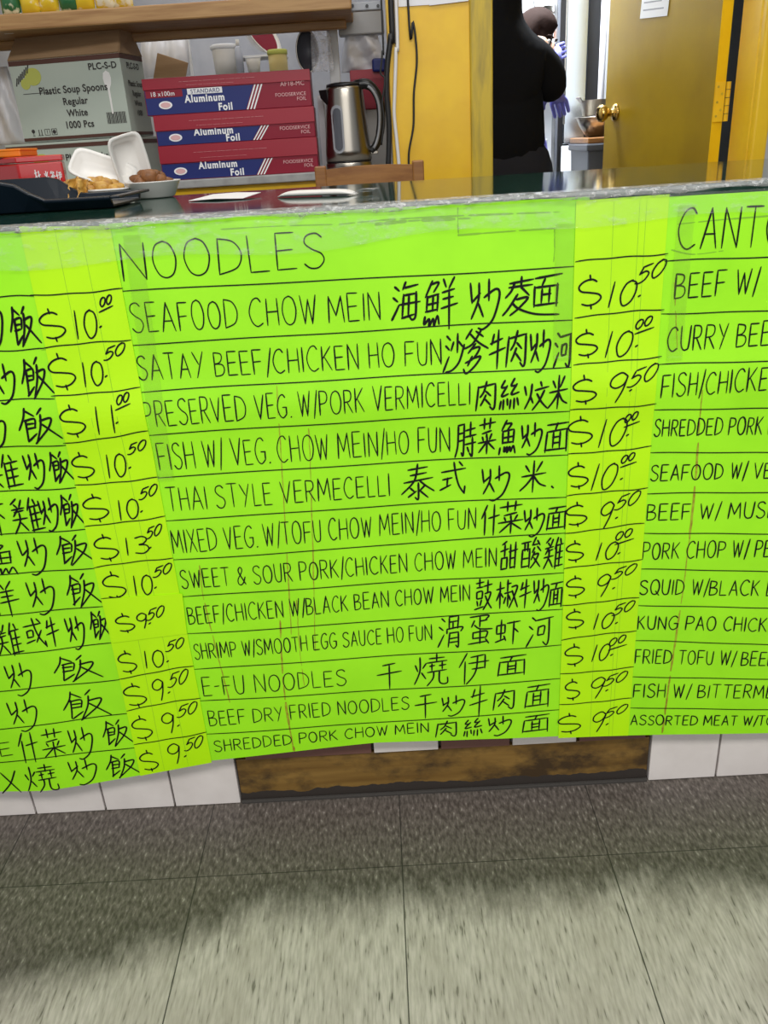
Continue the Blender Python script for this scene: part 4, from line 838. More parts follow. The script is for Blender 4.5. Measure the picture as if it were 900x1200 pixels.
# flaps
def flap(p0, p1, q1, q0, th=.004):
    n = (Vector(p1)-Vector(p0)).cross(Vector(q0)-Vector(p0)).normalized()*th
    return MB().hull8([p0, p1, q1, q0], [Vector(p)+n for p in (p0, p1, q1, q0)])
fh = .075
flap(pt(0, .001, Hh), pt(W, .001, Hh), pt(W-.004, .055, Hh+fh), pt(.02, .055, Hh+fh)).build('front_flap', 'kraft', s_)
flap(pt(W-.001, .0, Hh), pt(W-.001, .15, Hh), pt(W-.012, .13, Hh+.06), pt(W-.008, .058, Hh+.085)).build('side_flap', 'kraft', s_)
for sx_, st in ((.0035, 'Plastic Soup Spoons'),):
    for i, q in enumerate(('Plastic Soup Spoons', 'Regular', 'White', '1000 Pcs')):
        text(q, .0255 if i == 0 else .0245, 'darkink', 'lettering', s_, pt(W*.54, 0, Hh*(.58-.143*i)), ex, (0, 0, 1), 'CENTER', .0005, .92)
text('PLC-S-D', .022, 'darkink', 'lettering', s_, pt(W*.71, 0, Hh*.83), ex, (0, 0, 1), bold=.0005)
text('PLC-S-D', .022, 'darkink', 'lettering', s_, pt(W, .035, Hh*.83), ey, (0, 0, 1), bold=.0004)
for i, q in enumerate(('Plastic Soup', 'Regular', 'White', '1000')): text(q, .02, 'darkink', 'lettering', s_, pt(W, .075, Hh*(.62-.12*i)), ey, (0, 0, 1), 'CENTER', .0003, .9)
m = MB(); m.lathe([(0, 0), (.024, 0), (.024, .0006), (0, .0006)], pt(W*.20, -.0004, Hh*.80), 28, -ey, 1.0, .9); m.lathe([(0, 0), (.014, 0), (.014, .0005), (0, .0005)], pt(W*.12, -.0004, Hh*.72), 20, -ey); m.build('emblem', 'lime_emblem', s_)
for i in range(7):
    a = .9-.09*i; p = pt(W*.035+.0065*i, -.0008, Hh*(.70+.024*i)); MB().bar(p, p+ex*.006+Vector((0, 0, .020)), .003, .0006, ey).build('emblem_stroke', 'darkink', s_)
MB().bar(pt(W*.08, -.0005, Hh*.60), pt(W*.33, -.0005, Hh*.60), .0015, .0006, ey).build('underline', 'darkink', s_)
m = MB(); k = [(-.009, .075), (-.0115, .062), (-.010, .048), (-.003, .034), (-.0022, -.03), (.0022, -.03), (.003, .034), (.010, .048), (.0115, .062), (.009, .075), (0, .081)]
m.poly([pt(W*.86+x, -.0003, Hh*.43+z*.95) for x, z in k], -ey*.0006); m.build('spoon_picture', 'foam', s_)
m = MB(); x = W*.80
for i in range(16):
    ww = .0012+.0016*((i*7) % 3)/2; m.hull8([pt(x, -.0007, Hh*.17), pt(x+ww, -.0007, Hh*.17), pt(x+ww, 0, Hh*.17), pt(x, 0, Hh*.17)], [pt(x, -.0007, Hh*.31), pt(x+ww, -.0007, Hh*.31), pt(x+ww, 0, Hh*.31), pt(x, 0, Hh*.31)]); x += ww+.0016
m.build('barcode_print', 'darkink', s_)
for i in range(4):
    c = pt(W*(.10+.065*i), -.0006, Hh*.12); m = MB(); hw = .0075
    if i in (2, 3):
        for a0, a1 in (((-1, -1), (1, -1)), ((1, -1), (1, 1)), ((1, 1), (-1, 1)), ((-1, 1), (-1, -1))): m.bar(c+ex*a0[0]*hw+Vector((0, 0, a0[1]*hw)), c+ex*a1[0]*hw+Vector((0, 0, a1[1]*hw)), .0012, .0005, ey)
    if i == 0: m.bar(c+Vector((0, 0, -hw)), c, .001, .0005, ey); m.bar(c-ex*.004+Vector((0, 0, -hw)), c+ex*.004+Vector((0, 0, -hw)), .001, .0005, ey); m.lathe([(0, 0), (.005, 0), (.005, .0005), (0, .0005)], c+Vector((0, 0, .004)), 14, -ey)
    if i == 1:
        for dx in (-.004, .004): m.bar(c+ex*dx+Vector((0, 0, -hw)), c+ex*dx+Vector((0, 0, hw)), .002, .0005, ey)
        m.bar(c-ex*.008+Vector((0, 0, -hw)), c+ex*.008+Vector((0, 0, -hw)), .0012, .0005, ey)
    if i == 2: m.bar(c+Vector((0, 0, -.004)), c+Vector((0, 0, .005)), .0015, .0005, ey)
    if i == 3: m.lathe([(.003, 0), (.005, 0), (.005, .0005), (.003, .0005)], c, 16, -ey)
    m.build('handling_symbol', 'darkink', s_)

# ---- shelf over the pass-through
SY = WY-.06; szb = Z(200, 24, SY); szt = Z(200, 4, SY)
sh = thing('wall_shelf', 'thick varnished pine shelf board over the pass-through', 'shelf', (-.5, WY, szb))
xe = X(412, 10, SY)
MB().box(-1.3, xe, SY, WY+.22, szb, szt).build('board', 'wood', sh, .004)
MB().box(-1.3, xe-.02, WY+.13, WY+.16, Z(280, 41, WY+.13), szb).build('batten', 'wood', sh, .003)
m = MB(); fb(m, 409, 2, 447, 12, SY+.05, .03); br = m.build('bracket', 'grey', sh, .002)
for q in (413, 430, 443):
    MB().lathe([(0, 0), (.004, 0), (.004, .004), (0, .004)], (X(q, 7, SY+.05), SY+.0505, Z(q, 7, SY+.05)), 12, (0, -1, 0)).build('bolt', 'black', br)
pm = MB(); fb(pm, 0, 31, 16, 39, WY-.02, .02); pm.build('bracket', 'foam', sh, .006)
def packet(label, cxp, m_, tilt, k):
    x = X(cxp, 2, SY+.04); z = szt; t = thing('snack_packet', label, 'packet', (x, SY+.04, z), 0, 'snack packets on the pine shelf')
    mb = MB(); g = []; gb = []
    for j in range(9):
        r1 = []; r2 = []
        for i in range(9):
            u, v = i/8-.5, j/8-.5; puff = .018*max(0, (1-(2*u)**4)*(1-(2*v)**4)); x_ = x+u*.050+tilt*v*.03; z_ = z+.0505+v*.10
            r1.append((x_, SY+.04-puff, z_)); r2.append((x_, SY+.0405+puff, z_))
        g.append(r1); gb.append(r2)
    n = 81; vs = [p for r in g for p in r]+[p for r in gb for p in r]; fs = []
    for i in range(8):
        for j in range(8):
            a = i*9+j; fs += [(a, a+1, a+10, a+9), (n+a, n+a+9, n+a+10, n+a+1)]
    rim = list(range(9))+[i*9+8 for i in range(1, 9)]+[72+j for j in range(7, -1, -1)]+[i*9 for i in range(7, 0, -1)]
    fs += [(rim[i], n+rim[i], n+rim[(i+1) % 32], rim[(i+1) % 32]) for i in range(32)]
    mb.add(vs, fs).build('pouch', m_, t, 0, True)
    MB().box(x-.025-tilt*.015, x+.025-tilt*.015, SY+.0385, SY+.0420, z+.0002, z+.006).build('seal', 'lime_emblem' if m_ == 'packet' else 'foam', t)
for i, (q, m_, tl_) in enumerate([(12, 'packetgreen', .1), (34, 'packet', -.15), (58, 'packet', .2), (80, 'packetgreen', -.1), (100, 'packet', .15), (122, 'packet', -.2), (145, 'packet', .1)]):
    packet(['small green and white snack packet at the left end of the pine shelf', 'yellow snack packet beside the green one at the left of the pine shelf', 'third snack packet along the pine shelf, yellow', 'green snack packet standing between yellow ones on the pine shelf',
            'yellow snack packet just right of the middle green one on the shelf', 'second yellow snack packet from the right on the pine shelf', 'rightmost yellow snack packet on the pine shelf'][i], q, m_, tl_, i)

# ---- pantry behind the pass-through
RY = WY+.42; rz = Z(290, 85, RY)
ps = thing('pantry_shelf', 'grey pantry shelf behind the foil boxes', 'shelf', (-.35, RY, rz))
MB().box(-1.0, X(352, 85, RY), RY, RY+.26, rz-.02, rz).build('board', 'concrete', ps, .003)
m = MB(); fb(m, 229, 36, 235, 260, RY+.27, .02); tag(m.build('pantry_upright', 'white', None, .002), 'slim white upright behind the pantry shelf', 'post')
for x in (-.98, X(352, 85, RY)-.03): MB().box(x, x+.025, RY+.22, RY+.25, 0, rz-.02).build('upright', 'grey', ps)
def pot(name, label, cat, px, py0, py1, wpx, y, prof, m_, parts=()):
    x = X(px, py1, y); z = rz; h = Z(px, py0, y)-rz; r = wpx/2*(X(451, 80, y)-X(450, 80, y))
    t = thing(name, label, cat, (x, y, z)); MB().lathe([(a*r, b*h) for a, b in prof], (x, y, z), 32).build('body', m_, t, 0, True)
    for nm, pr, mm in parts: MB().lathe([(a*r, b*h) for a, b in pr], (x, y, z), 32).build(nm, mm, t, 0, True)
    return t
pot('food_bucket', 'white plastic bucket on the pantry shelf behind the foil boxes', 'bucket', 266, 52, 84, 30, RY+.10, [(.86, 0), (.97, .8), (.97, .86)], 'foam', [('lid', [(1.06, .85), (1.06, .97), (.9, 1.0), (0, 1.0)], 'white')])
pot('spray_bottle', 'slim grey bottle between the white bucket and the white cups', 'bottle', 282, 46, 84, 9, RY+.05, [(1, 0), (1, .62), (.8, .76), (.4, .82)], 'clutter', [('cap', [(.45, .82), (.45, 1), (0, 1)], 'foam')])
pot('white_cup', 'white cup on the pantry shelf left of the yellow jar', 'cup', 298, 68, 84, 18, RY+.06, [(.7, 0), (1, 1), (.93, 1), (.62, .06), (0, .05)], 'foam', [('rim', [(.96, .97), (1.06, .99), (1.02, 1.03), (.93, 1.0)], 'white')])
pot('yellow_jar', 'pale yellow lidded jar on the pantry shelf', 'jar', 327, 58, 84, 23, RY+.08, [(.92, 0), (.95, .1), (.95, .78)], 'yellowtub', [('lid', [(1.02, .78), (1.02, .96), (.9, 1), (0, 1)], 'lime_emblem'), ])
x, y, z = X(300, 45, RY+.22), RY+.20, Z(300, 46, RY+.2)
rk = thing('pantry_rack', 'small white rack standing on the pantry shelf behind the bucket and jar', 'rack', (x, RY+.2, rz)); rkz = z-.052
MB().box(x-.12, x+.10, RY+.13, RY+.255, rkz-.006, rkz).build('rack_shelf', 'white', rk, .001)
for xx in (x-.115, x+.085): MB().box(xx, xx+.012, RY+.235, RY+.25, rz, rkz-.006).build('rack_leg', 'white', rk, .001)
wb = thing('leaning_bowl', 'white enamel bowl with a red line tilted on the pantry rack', 'bowl', (x, y, z))
MB().lathe([(.045, 0), (.075, .03), (.085, .035), (.083, .037), (.072, .033), (.042, .004), (0, .003)], (x, y, z), 32, (.75, -.5, .45), 1, .8).build('bowl', 'foam', wb, 0, True)
MB().lathe([(.0752, .0298), (.0782, .0312), (.0782, .0325), (.0752, .031)], (x, y, z), 32, (.75, -.5, .45), 1, .8).build('rim_line', 'red', wb)
m = MB(); m.bar((X(178, 90, RY+.1), RY+.14, rz+.005), (X(222, 92, RY+.1), RY+.16, rz+.001), .05, .006); p0, p1 = P(182, 78, 1, RY+.05), P(218, 90, 1, RY+.05)
tag(MB().bar((p0.x, RY+.05, p0.z), (p1.x, RY+.05, rz+.004), .08, .007, (0, 1, 0)).build('chopping_board', 'kraft', None, .002), 'thin brown board leaning on the pantry shelf beside the carton', 'board')
p = [P(*q, 1, RY+.16) for q in ((163, 92), (222, 88), (220, 42), (165, 46))]; g = [[p[3].lerp(p[2], i/8)+Vector((0, .012*math.sin(i*2), 0)) for i in range(9)], [p[0].lerp(p[1], i/8)+Vector((0, .02*math.sin(i*1.7+1), 0)) for i in range(9)]]
for r in (0, 1):
    for v in g[r]: v.z = max(v.z, rz+.003)
tag(MB().sheet(g, (0, .002, 0)).build('plastic_sheet', 'whitebag', None, 0, True), 'bluish white plastic sheeting behind the carton', 'plastic sheet')
# strainer and bags by the upright
m = MB(); fb(m, 388, 12, 400, 200, WY+.20, .025); up_ = tag(m.build('shelf_upright', 'greywall', None, .002), 'pale grey metal upright behind the kettle', 'post')
sx, sz = X(360, 60, WY+.2), Z(360, 60, WY+.2); st = thing('wire_strainer', 'dark wire mesh strainer hanging by the grey upright', 'strainer', (sx, WY+.2, sz))
MB().lathe([(.030, 0), (.030, .004), (.018, .022), (0, .028)], (sx, WY+.20, sz), 24, (0, 1, 0), 1.0, 1.75).build('mesh_bowl', 'dgrey', st, 0, True)
m = MB(); m.tube([(sx+.031*math.cos(t*PI/12), WY+.197, sz+.054*math.sin(t*PI/12)) for t in range(25)], .0022, 8, False); m.build('hoop', 'steel', st, 0, True)
MB().tube([(sx+.004, WY+.197, sz+.053), (sx+.01, WY+.197, sz+.13)], .003, 8).build('handle', 'steel', st, 0, True)
def bag(label, x0, y0, x1, y1, y, m_, seed, puff=.03):
    rnd = random.Random(seed); xa, xb, za, zb = X(x0, (y0+y1)/2, y), X(x1, (y0+y1)/2, y), Z((x0+x1)/2, y1, y), Z((x0+x1)/2, y0, y); n = 16; A = []; B = []
    for j in range(n+1):
        ra, rb = [], []
        for i in range(n+1):
            u, v = i/n, j/n; k = max(0, (1-(2*u-1)**4)*(1-(2*v-1)**4)); q = puff*k*(.6+.5*math.sin(9*u+4*v+seed)+.35*(rnd.random()-.5)); nar = 1-.35*v*v
            xx = (xa+xb)/2+(u-.5)*(xb-xa)*nar; zz = za+(zb-za)*v; ra.append((xx, y-q, zz)); rb.append((xx, y+.004+q, zz))
        A.append(ra); B.append(rb)
    N = (n+1)**2; vs = [p for r in A for p in r]+[p for r in B for p in r]; fs = []
    for i in range(n):
        for j in range(n): a = i*(n+1)+j; fs += [(a, a+1, a+n+2, a+n+1), (N+a, N+a+n+1, N+a+n+2, N+a+1)]
    rim = list(range(n+1))+[i*(n+1)+n for i in range(1, n+1)]+[n*(n+1)+j for j in range(n-1, -1, -1)]+[i*(n+1) for i in range(n-1, 0, -1)]
    fs += [(rim[i], N+rim[i], N+rim[(i+1) % len(rim)], rim[(i+1) % len(rim)]) for i in range(len(rim))]
    return tag(MB().add(vs, fs).build('plastic_bag', m_, None, 0, True), label, 'bag', 'plastic bags in the pantry')
bag('crinkled clear plastic bag hanging left of the grey upright', 363, 12, 389, 84, WY+.17, 'bag', 2, .018)
bag('white plastic bag hanging right of the grey upright above the red carton', 399, 36, 450, 84, WY+.24, 'whitebag', 5)
bag('wrinkled bluish plastic bag at the left edge behind the cartons', -12, 78, 24, 170, WY+.17, 'whitebag', 8, .02)
m = MB(); fb(m, 396, 13, 450, 40, WY+.20, .06); tag(m.build('metal_box', 'grey', None, .003), 'grey metal box under the shelf bracket', 'box')
rb_ = thing('red_carton', 'dark red carton behind the kettle handle', 'carton', (X(431, 100, WY+.22), WY+.22, sill_z))
m = MB(); fb(m, 411, 82, 458, 128, WY+.22, .07); m.build('carton_body', 'red', rb_, .002)
m = MB(); fb(m, 410.5, 81, 458.5, 92, WY+.219, .001); m.build('lid_flap', 'redlid', rb_)
m = MB(); fb(m, 408, 128, 457, 200, WY+.23, .07); bz = tag(m.build('white_carton', 'greywall', None, .002), 'pale grey carton under the red carton behind the kettle', 'carton')
m = MB(); fb(m, 375, 112, 382, 200, WY+.15, .10); tag(m.build('pale_folder', 'white', None, .002), 'narrow white upright file between foil boxes and kettle', 'file')
m = MB(); fb(m, 436, 68, 452, 84, WY+.20, .02); tag(m.build('blue_pouch', 'blue', None, .006), 'small dark blue pouch above the red carton', 'pouch')

# ---- cables and notices on the yellow wall
def cable(label, name, pts, r, m_, y):
    q = [P(*p, 1, y) for p in pts]; q = [Vector((a.x, y, a.z)) for a in q]; s2 = []
    q = [q[0]+Vector((0, 0, 1.05))]+q
    for i in range(len(q)-1):
        for k in range(6):
            t = k/6; a0, a1, a2, a3 = q[max(i-1, 0)], q[i], q[i+1], q[min(i+2, len(q)-1)]
            s2.append(.5*(2*a1+(a2-a0)*t+(2*a0-5*a1+4*a2-a3)*t*t+(3*a1-a0-3*a2+a3)*t**3))
    s2.append(q[-1]); return tag(MB().tube(s2, r, 8).build(name, m_, None, 0, True), label, 'cable')
cable('thick black cable running down the left edge of the yellow wall', 'power_cable', [(458, 0), (458, 40), (454, 75), (453, 110), (456, 150), (455, 196)], .0075, 'rubber', WY-.012)
cable('white cable running down beside the thick black cable', 'power_cable', [(464, 0), (464, 60), (462.5, 110), (462, 135), (465, 165), (468, 197)], .0050, 'foam', WY-.010)
cable('thin wavy black cable dangling over the yellow wall', 'power_cable', [(478, 0), (484, 25), (487, 45), (488.5, 73), (485, 110), (484.5, 147), (479.5, 176), (479, 196)], .0030, 'rubber', WY-.008)
cable('thin black cable looping at the pantry edge beside the thick one', 'power_cable', [(447, 5), (448, 60), (446, 85), (451, 93), (448, 120), (450, 140), (447, 170)], .0025, 'rubber', WY-.026)
ns = thing('wall_notice', 'white paper notice taped high on the yellow wall', 'notice', (X(508, 5, WY), WY-.003, Z(508, 5, WY)))
MB().hull8([P(467, 8, 1, WY-.003), P(505, 5.5, 1, WY-.003), P(505, 5.5, 1, WY-.001), P(467, 8, 1, WY-.001)], [p+Vector((0, 0, .29)) for p in (P(467, 8, 1, WY-.003), P(505, 5.5, 1, WY-.003), P(505, 5.5, 1, WY-.001), P(467, 8, 1, WY-.001))]).build('sheet', 'paper', ns)
n2 = thing('wall_notice', 'white paper notice overlapping right of the first on the yellow wall', 'notice', (X(530, 5, WY), WY-.005, Z(530, 5, WY)))
MB().hull8([P(503, 6.5, 1, WY-.005), P(549, 1, 1, WY-.005), P(549, 1, 1, WY-.0035), P(503, 6.5, 1, WY-.0035)], [p+Vector((0, 0, .29)) for p in (P(503, 6.5, 1, WY-.005), P(549, 1, 1, WY-.005), P(549, 1, 1, WY-.0035), P(503, 6.5, 1, WY-.0035))]).build('sheet', 'paper', n2)

# ---- door
DY = WY+.137; Hp = Vector((X(835, 130, DY), DY, 0)); LW = .70
lo, hi = .6, 1.57
for _ in range(40):
    th = (lo+hi)/2; e = Hp+Vector((-math.cos(th), math.sin(th), 0))*LW
    if e.x > X(709, 130, e.y): hi = th
    else: lo = th
dd = Vector((-math.cos(th), math.sin(th), 0)); dn = Vector((-dd.y, dd.x, 0))    # dn: face seen through the doorway
if dn.x > 0: dn = -dn
DT = X(848.5, 130, DY)-X(835, 130, DY)
dr = thing('door_1', 'yellow painted kitchen door standing open, brass knob on it', 'door', Hp); dr['kind'] = 'structure'
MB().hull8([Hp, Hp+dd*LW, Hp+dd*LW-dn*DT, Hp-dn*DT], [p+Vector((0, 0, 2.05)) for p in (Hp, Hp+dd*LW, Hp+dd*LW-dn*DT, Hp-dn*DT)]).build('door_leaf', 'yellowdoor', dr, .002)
MB().hull8([Hp-Vector((0, .0008, 0)), Hp-dn*DT-Vector((0, .0008, 0)), Hp-dn*DT, Hp], [p+Vector((0, 0, 2.05)) for p in (Hp-Vector((0, .0008, 0)), Hp-dn*DT-Vector((0, .0008, 0)), Hp-dn*DT, Hp)]).build('door_edge', 'yellow', dr)
kp = RP(721, 132, Hp, dn); kb = MB().lathe([(.0, 0), (.030, 0), (.030, .004), (.024, .008), (.013, .012), (.012, .030), (.022, .036), (.029, .048), (.028, .060), (.018, .069), (0, .072)], kp, 32, dn).build('door_knob', 'brass', dr, 0, True)
hz0, hz1 = Z(842, 143, DY), Z(842, 96, DY)
hg = MB().box(Hp.x+.002, Hp.x+DT-.003, DY-.003, DY-.0008, hz0, hz1).build('hinge', 'yellow', dr, .0008)
for k in range(5): a, b = hz0+(hz1-hz0)*k/5, hz0+(hz1-hz0)*(k+1)/5; MB().lathe([(.0065, a+.0008), (.0065, b-.0008)], (Hp.x+DT+.005, DY-.003, 0), 14).build('knuckle', 'yellow', hg)
for i, (q, zz) in enumerate(((.3, .15), (.65, .3), (.3, .5), (.65, .7), (.3, .88))): MB().lathe([(0, 0), (.0035, 0), (.003, .001), (0, .001)], (Hp.x+DT*q, DY-.0029, hz0+(hz1-hz0)*zz), 10, (0, -1, 0)).build('screw', 'oldyellow', hg)
pn = thing('door_notice', 'small white printed notice taped to the yellow door', 'notice', kp+dn*.002); q0, q1 = RP(750, 22, Hp+dn*.002, dn), RP(782, 18.5, Hp+dn*.002, dn); q2 = q1+Vector((0, 0, .16))+dd*(-.02); q3 = q0+Vector((0, 0, .16))+dd*(-.02)
MB().hull8([q0, q1, q2, q3], [p+dn*.0008 for p in (q0, q1, q2, q3)]).build('sheet', 'paper', pn)
m = MB()
for i in range(6): a = q0.lerp(q3, .14+.13*i); b = q1.lerp(q2, .14+.13*i); m.bar(a.lerp(b, .1)+dn*.0012, a.lerp(b, .85-.1*(i % 3))+dn*.0012, .004, .0003, dn)
m.build('printed_lines', 'grey', pn)
MB_gap = MB().box(X(845, 130, 2.6), X(845, 130, 2.6)+.9, 2.75, 3.2, 0, 2.0)
tc_ = thing('gap_backing', 'tall black cabinet box added to darken the gap at the door hinge', 'backing', (1.5, 2.95, 0))  # added black box, makes the gap beside the hinge read dark
MB().box(1.12, 2.1, 2.75, 3.2, 0, 2.1).build('black_body', 'black', tc_, .004); MB().box(1.14, 2.08, 2.735, 2.75, .05, 2.05).build('backing_front', 'black', tc_, .003)

# ---- kitchen behind the doorway
KY2 = 3.30
fr = thing('steel_refrigerator', 'tall refrigerator with a polished steel door and black frame', 'refrigerator', (X(652, 100, KY2), KY2+.02, 0))
m = MB(); m.box(X(652, 100, KY2), X(707, 100, KY2), KY2+.02, KY2+.62, 0, 2.1); m.build('black_body', 'black', fr, .004)
dm = MB().box(X(663, 100, KY2-.03), X(689, 100, KY2-.03), KY2-.03, KY2+.018, Z(676, 168, KY2-.03), 2.08).build('door', 'fridge', fr, .006)
MB().box(X(662, 100, KY2-.03), X(687, 100, KY2-.03), KY2-.03, KY2+.018, .08, Z(676, 170, KY2-.03)).build('reflection_panel', 'white', fr, .006)  # white panel paints in the bright reflection low on the steel door
MB().box(X(653, 100, KY2-.01), X(656, 100, KY2-.01), KY2-.015, KY2+.02, .1, 2.0).build('door_frame', 'dgrey', fr)
MB().box(X(664, 100, KY2-.05), X(666, 100, KY2-.05), KY2-.055, KY2-.03, 1.0, 1.9).build('handle', 'steel', fr, .004)
fr.rotation_euler = (0, 0, math.radians(-10))
cyl = MB().tube([(X(709, 0, 3.12), 3.12, .0), (X(709, 0, 3.12), 3.12, 2.5)], .014, 14).build('copper_pipe', 'whitebag', None, 0, True); tag(cyl, 'pale vertical pipe between the refrigerator and the yellow door', 'pipe')
BY = 2.62; bz_ = Z(700, 161, BY); bx0, bx1 = X(689, 185, BY), X(722, 185, BY)
bn = thing('grey_bin', 'dark grey plastic bin beside the refrigerator, behind the door', 'bin', ((bx0+bx1)/2, BY+.15, 0))
m = MB(); m.hull8([(bx0+.03, BY+.03, 0), (bx1, BY+.03, 0), (bx1, BY+.30, 0), (bx0+.03, BY+.30, 0)], [(bx0, BY, bz_-.03), (bx1, BY, bz_-.03), (bx1, BY+.33, bz_-.03), (bx0, BY+.33, bz_-.03)]); m.build('bin_body', 'dgrey', bn, .01)
MB().box(bx0-.008, bx1, BY-.012, BY+.34, bz_-.05, bz_-.022).build('bin_rim', 'dgrey', bn, .006)
tag(MB().box(bx0-.004, bx1-.005, BY-.006, BY+.33, bz_-.0215, bz_).build('wooden_board', 'chairwood', None, .004), 'reddish wooden board lying on the dark grey bin', 'board')
bw = thing('steel_bowl', 'shiny steel bowl on the wooden board behind the brass knob', 'bowl', ((bx0+bx1)/2, BY+.14, bz_)); c = ((bx0+bx1)/2+.01, BY+.15, bz_)
MB().lathe([(.03, .0005), (.045, .006), (.075, .05), (.085, .075), (.09, .076), (.083, .073), (.07, .048), (.04, .01), (0, .008)], c, 36).build('bowl', 'steel', bw, 0, True)
MB().lathe([(.088, .0745), (.0915, .0765), (.088, .0785)], c, 36).build('rim', 'steel', bw, 0, True)
sk = thing('steel_pan', 'steel pan stacked in the bowl behind the yellow door', 'pan', (c[0], c[1], bz_+.082)); MB().lathe([(.05, 0), (.06, .004), (.072, .06), (.075, .061), (.068, .058), (.055, .008), (0, .006)], (c[0], c[1], bz_+.080), 32).build('pan_body', 'steel', sk, 0, True)
MB().bar((c[0]-.07, c[1]-.01, bz_+.135), (c[0]-.10, c[1]-.08, bz_+.15), .018, .006).build('handle', 'steel', sk, .002)
# prep table, high shelf, hood
TYY = 3.42; tzz = Z(640, 163, TYY)
pt3 = thing('prep_table', 'grey prep table edge between the workers and the refrigerator', 'table', (X(625, 165, TYY), TYY+.2, 0))
MB().box(.36, X(652, 100, KY2)-.012, TYY, TYY+.5, tzz-.055, tzz).build('table_top', 'concrete', pt3, .004)
for xx in (.39, X(652, 100, KY2)-.07): MB().box(xx, xx+.04, TYY+.4, TYY+.44, 0, tzz-.055).build('leg', 'steel', pt3)
HY = 4.0; hz = Z(635, 46, HY)
hs = thing('kitchen_wall_shelf', 'white wall shelf high on the kitchen wall above the bent worker', 'shelf', (X(635, 46, HY), HY+.2, hz)); MB().box(.4, X(653, 46, HY), HY, HY+.449, hz-.025, hz).build('board', 'white', hs, .003)
for xx in (.5, X(648, 46, HY)-.05): MB().hull8([(xx, HY+.30, hz-.025), (xx+.02, HY+.30, hz-.025), (xx+.02, HY+.449, hz-.025), (xx, HY+.449, hz-.025)], [(xx, HY+.43, hz-.16), (xx+.02, HY+.43, hz-.16), (xx+.02, HY+.449, hz-.16), (xx, HY+.449, hz-.16)]).build('bracket', 'white', hs)
oc = thing('orange_carton', 'orange brown carton on the kitchen wall shelf', 'carton', (X(637, 40, HY+.05), HY+.05, hz)); oz = Z(640, 24, HY+.05)
MB().box(X(626, 35, HY+.05), X(648, 35, HY+.05), HY+.05, HY+.30, hz, oz).build('carton_body', 'orangecarton', oc, .003); MB().box(X(626, 35, HY+.05)-.002, X(648, 35, HY+.05)+.002, HY+.048, HY+.302, oz-.02, oz+.001).build('lid_flap', 'kraft', oc, .002)
sp = thing('stock_pot', 'grey steel pot standing on the orange carton', 'pot', (X(636, 15, HY+.16), HY+.17, oz)); pr_ = .5*(X(648, 15, HY+.16)-X(624, 15, HY+.16)); MB().lathe([(pr_*.95, .0015), (pr_, .01), (pr_, Z(636, 9, HY+.16)-oz), (pr_*1.04, Z(636, 8, HY+.16)-oz), (pr_*.9, Z(636, 8, HY+.16)-oz), (pr_*.9, .01), (0, .008)], (X(636, 15, HY+.16), HY+.17, oz), 32).build('pot_body', 'steel', sp, 0, True)
for s in (-1, 1): MB().tube([(X(636, 15, HY+.16)+s*pr_, HY+.14, oz+.05), (X(636, 15, HY+.16)+s*(pr_+.02), HY+.15, oz+.05), (X(636, 15, HY+.16)+s*(pr_+.02), HY+.19, oz+.05), (X(636, 15, HY+.16)+s*pr_, HY+.20, oz+.05)], .005, 8).build('handle', 'steel', sp, 0, True)
hd_ = thing('range_hood', 'black range hood over the far side of the kitchen', 'hood', (X(612, 5, 3.75), 3.9, Z(612, 22, 3.75))); zz = Z(615, 20, 3.75)
MB().hull8([(.42, 3.72, zz), (X(652, 100, KY2)-.02, 3.72, zz), (X(652, 100, KY2)-.02, 3.98, zz), (.42, 3.98, zz)], [(.5, 3.85, zz+.3), (X(652, 100, KY2)-.06, 3.85, zz+.3), (X(652, 100, KY2)-.06, 3.98, zz+.3), (.5, 3.98, zz+.3)]).build('canopy', 'black', hd_, .004)
MB().box(.42, X(652, 100, KY2)-.02, 3.715, 3.725, zz-.02, zz+.015).build('edge_rail', 'dgrey', hd_)

# ================================================================== PEOPLE
def skin(name, nodes, edges, m_, parent, sub=2, root=0):
    me = bpy.data.meshes.new(name); me.from_pydata([tuple(n[0]) for n in nodes], edges, []); me.update()
    o = bpy.data.objects.new(name, me); C.objects.link(o)
    o.modifiers.new('skin', 'SKIN').use_smooth_shade = True
    if not me.skin_vertices:
        bpy.context.view_layer.objects.active = o; o.select_set(True); bpy.ops.mesh.customdata_skin_add()
    for i, n in enumerate(nodes):
        r = n[1]; r = r if isinstance(r, tuple) else (r, r)
        me.skin_vertices[0].data[i].radius = r; me.skin_vertices[0].data[i].use_root = i == root
    s = o.modifiers.new('sub', 'SUBSURF'); s.levels = sub; s.render_levels = sub
    dg = bpy.context.evaluated_depsgraph_get(); m2 = bpy.data.meshes.new_from_object(o.evaluated_get(dg))
    vs = [v.co.copy() for v in m2.vertices]; fs = [list(p.vertices) for p in m2.polygons]
    bpy.data.objects.remove(o); bpy.data.meshes.remove(me); bpy.data.meshes.remove(m2)
    return MB().add(vs, fs).build(name, m_, parent, 0, True)
def chain(*pts): return [(Vector(p), r) for p, r in pts]
def body(nodes_chains):
    """list of (attach_index or None, chain) -> nodes, edges"""
    N = []; E = []
    for att, ch_ in nodes_chains:
        prev = att
        for nd in ch_:
            N.append(nd); i = len(N)-1
            if prev is not None: E.append((prev, i))
            prev = i
    return N, E
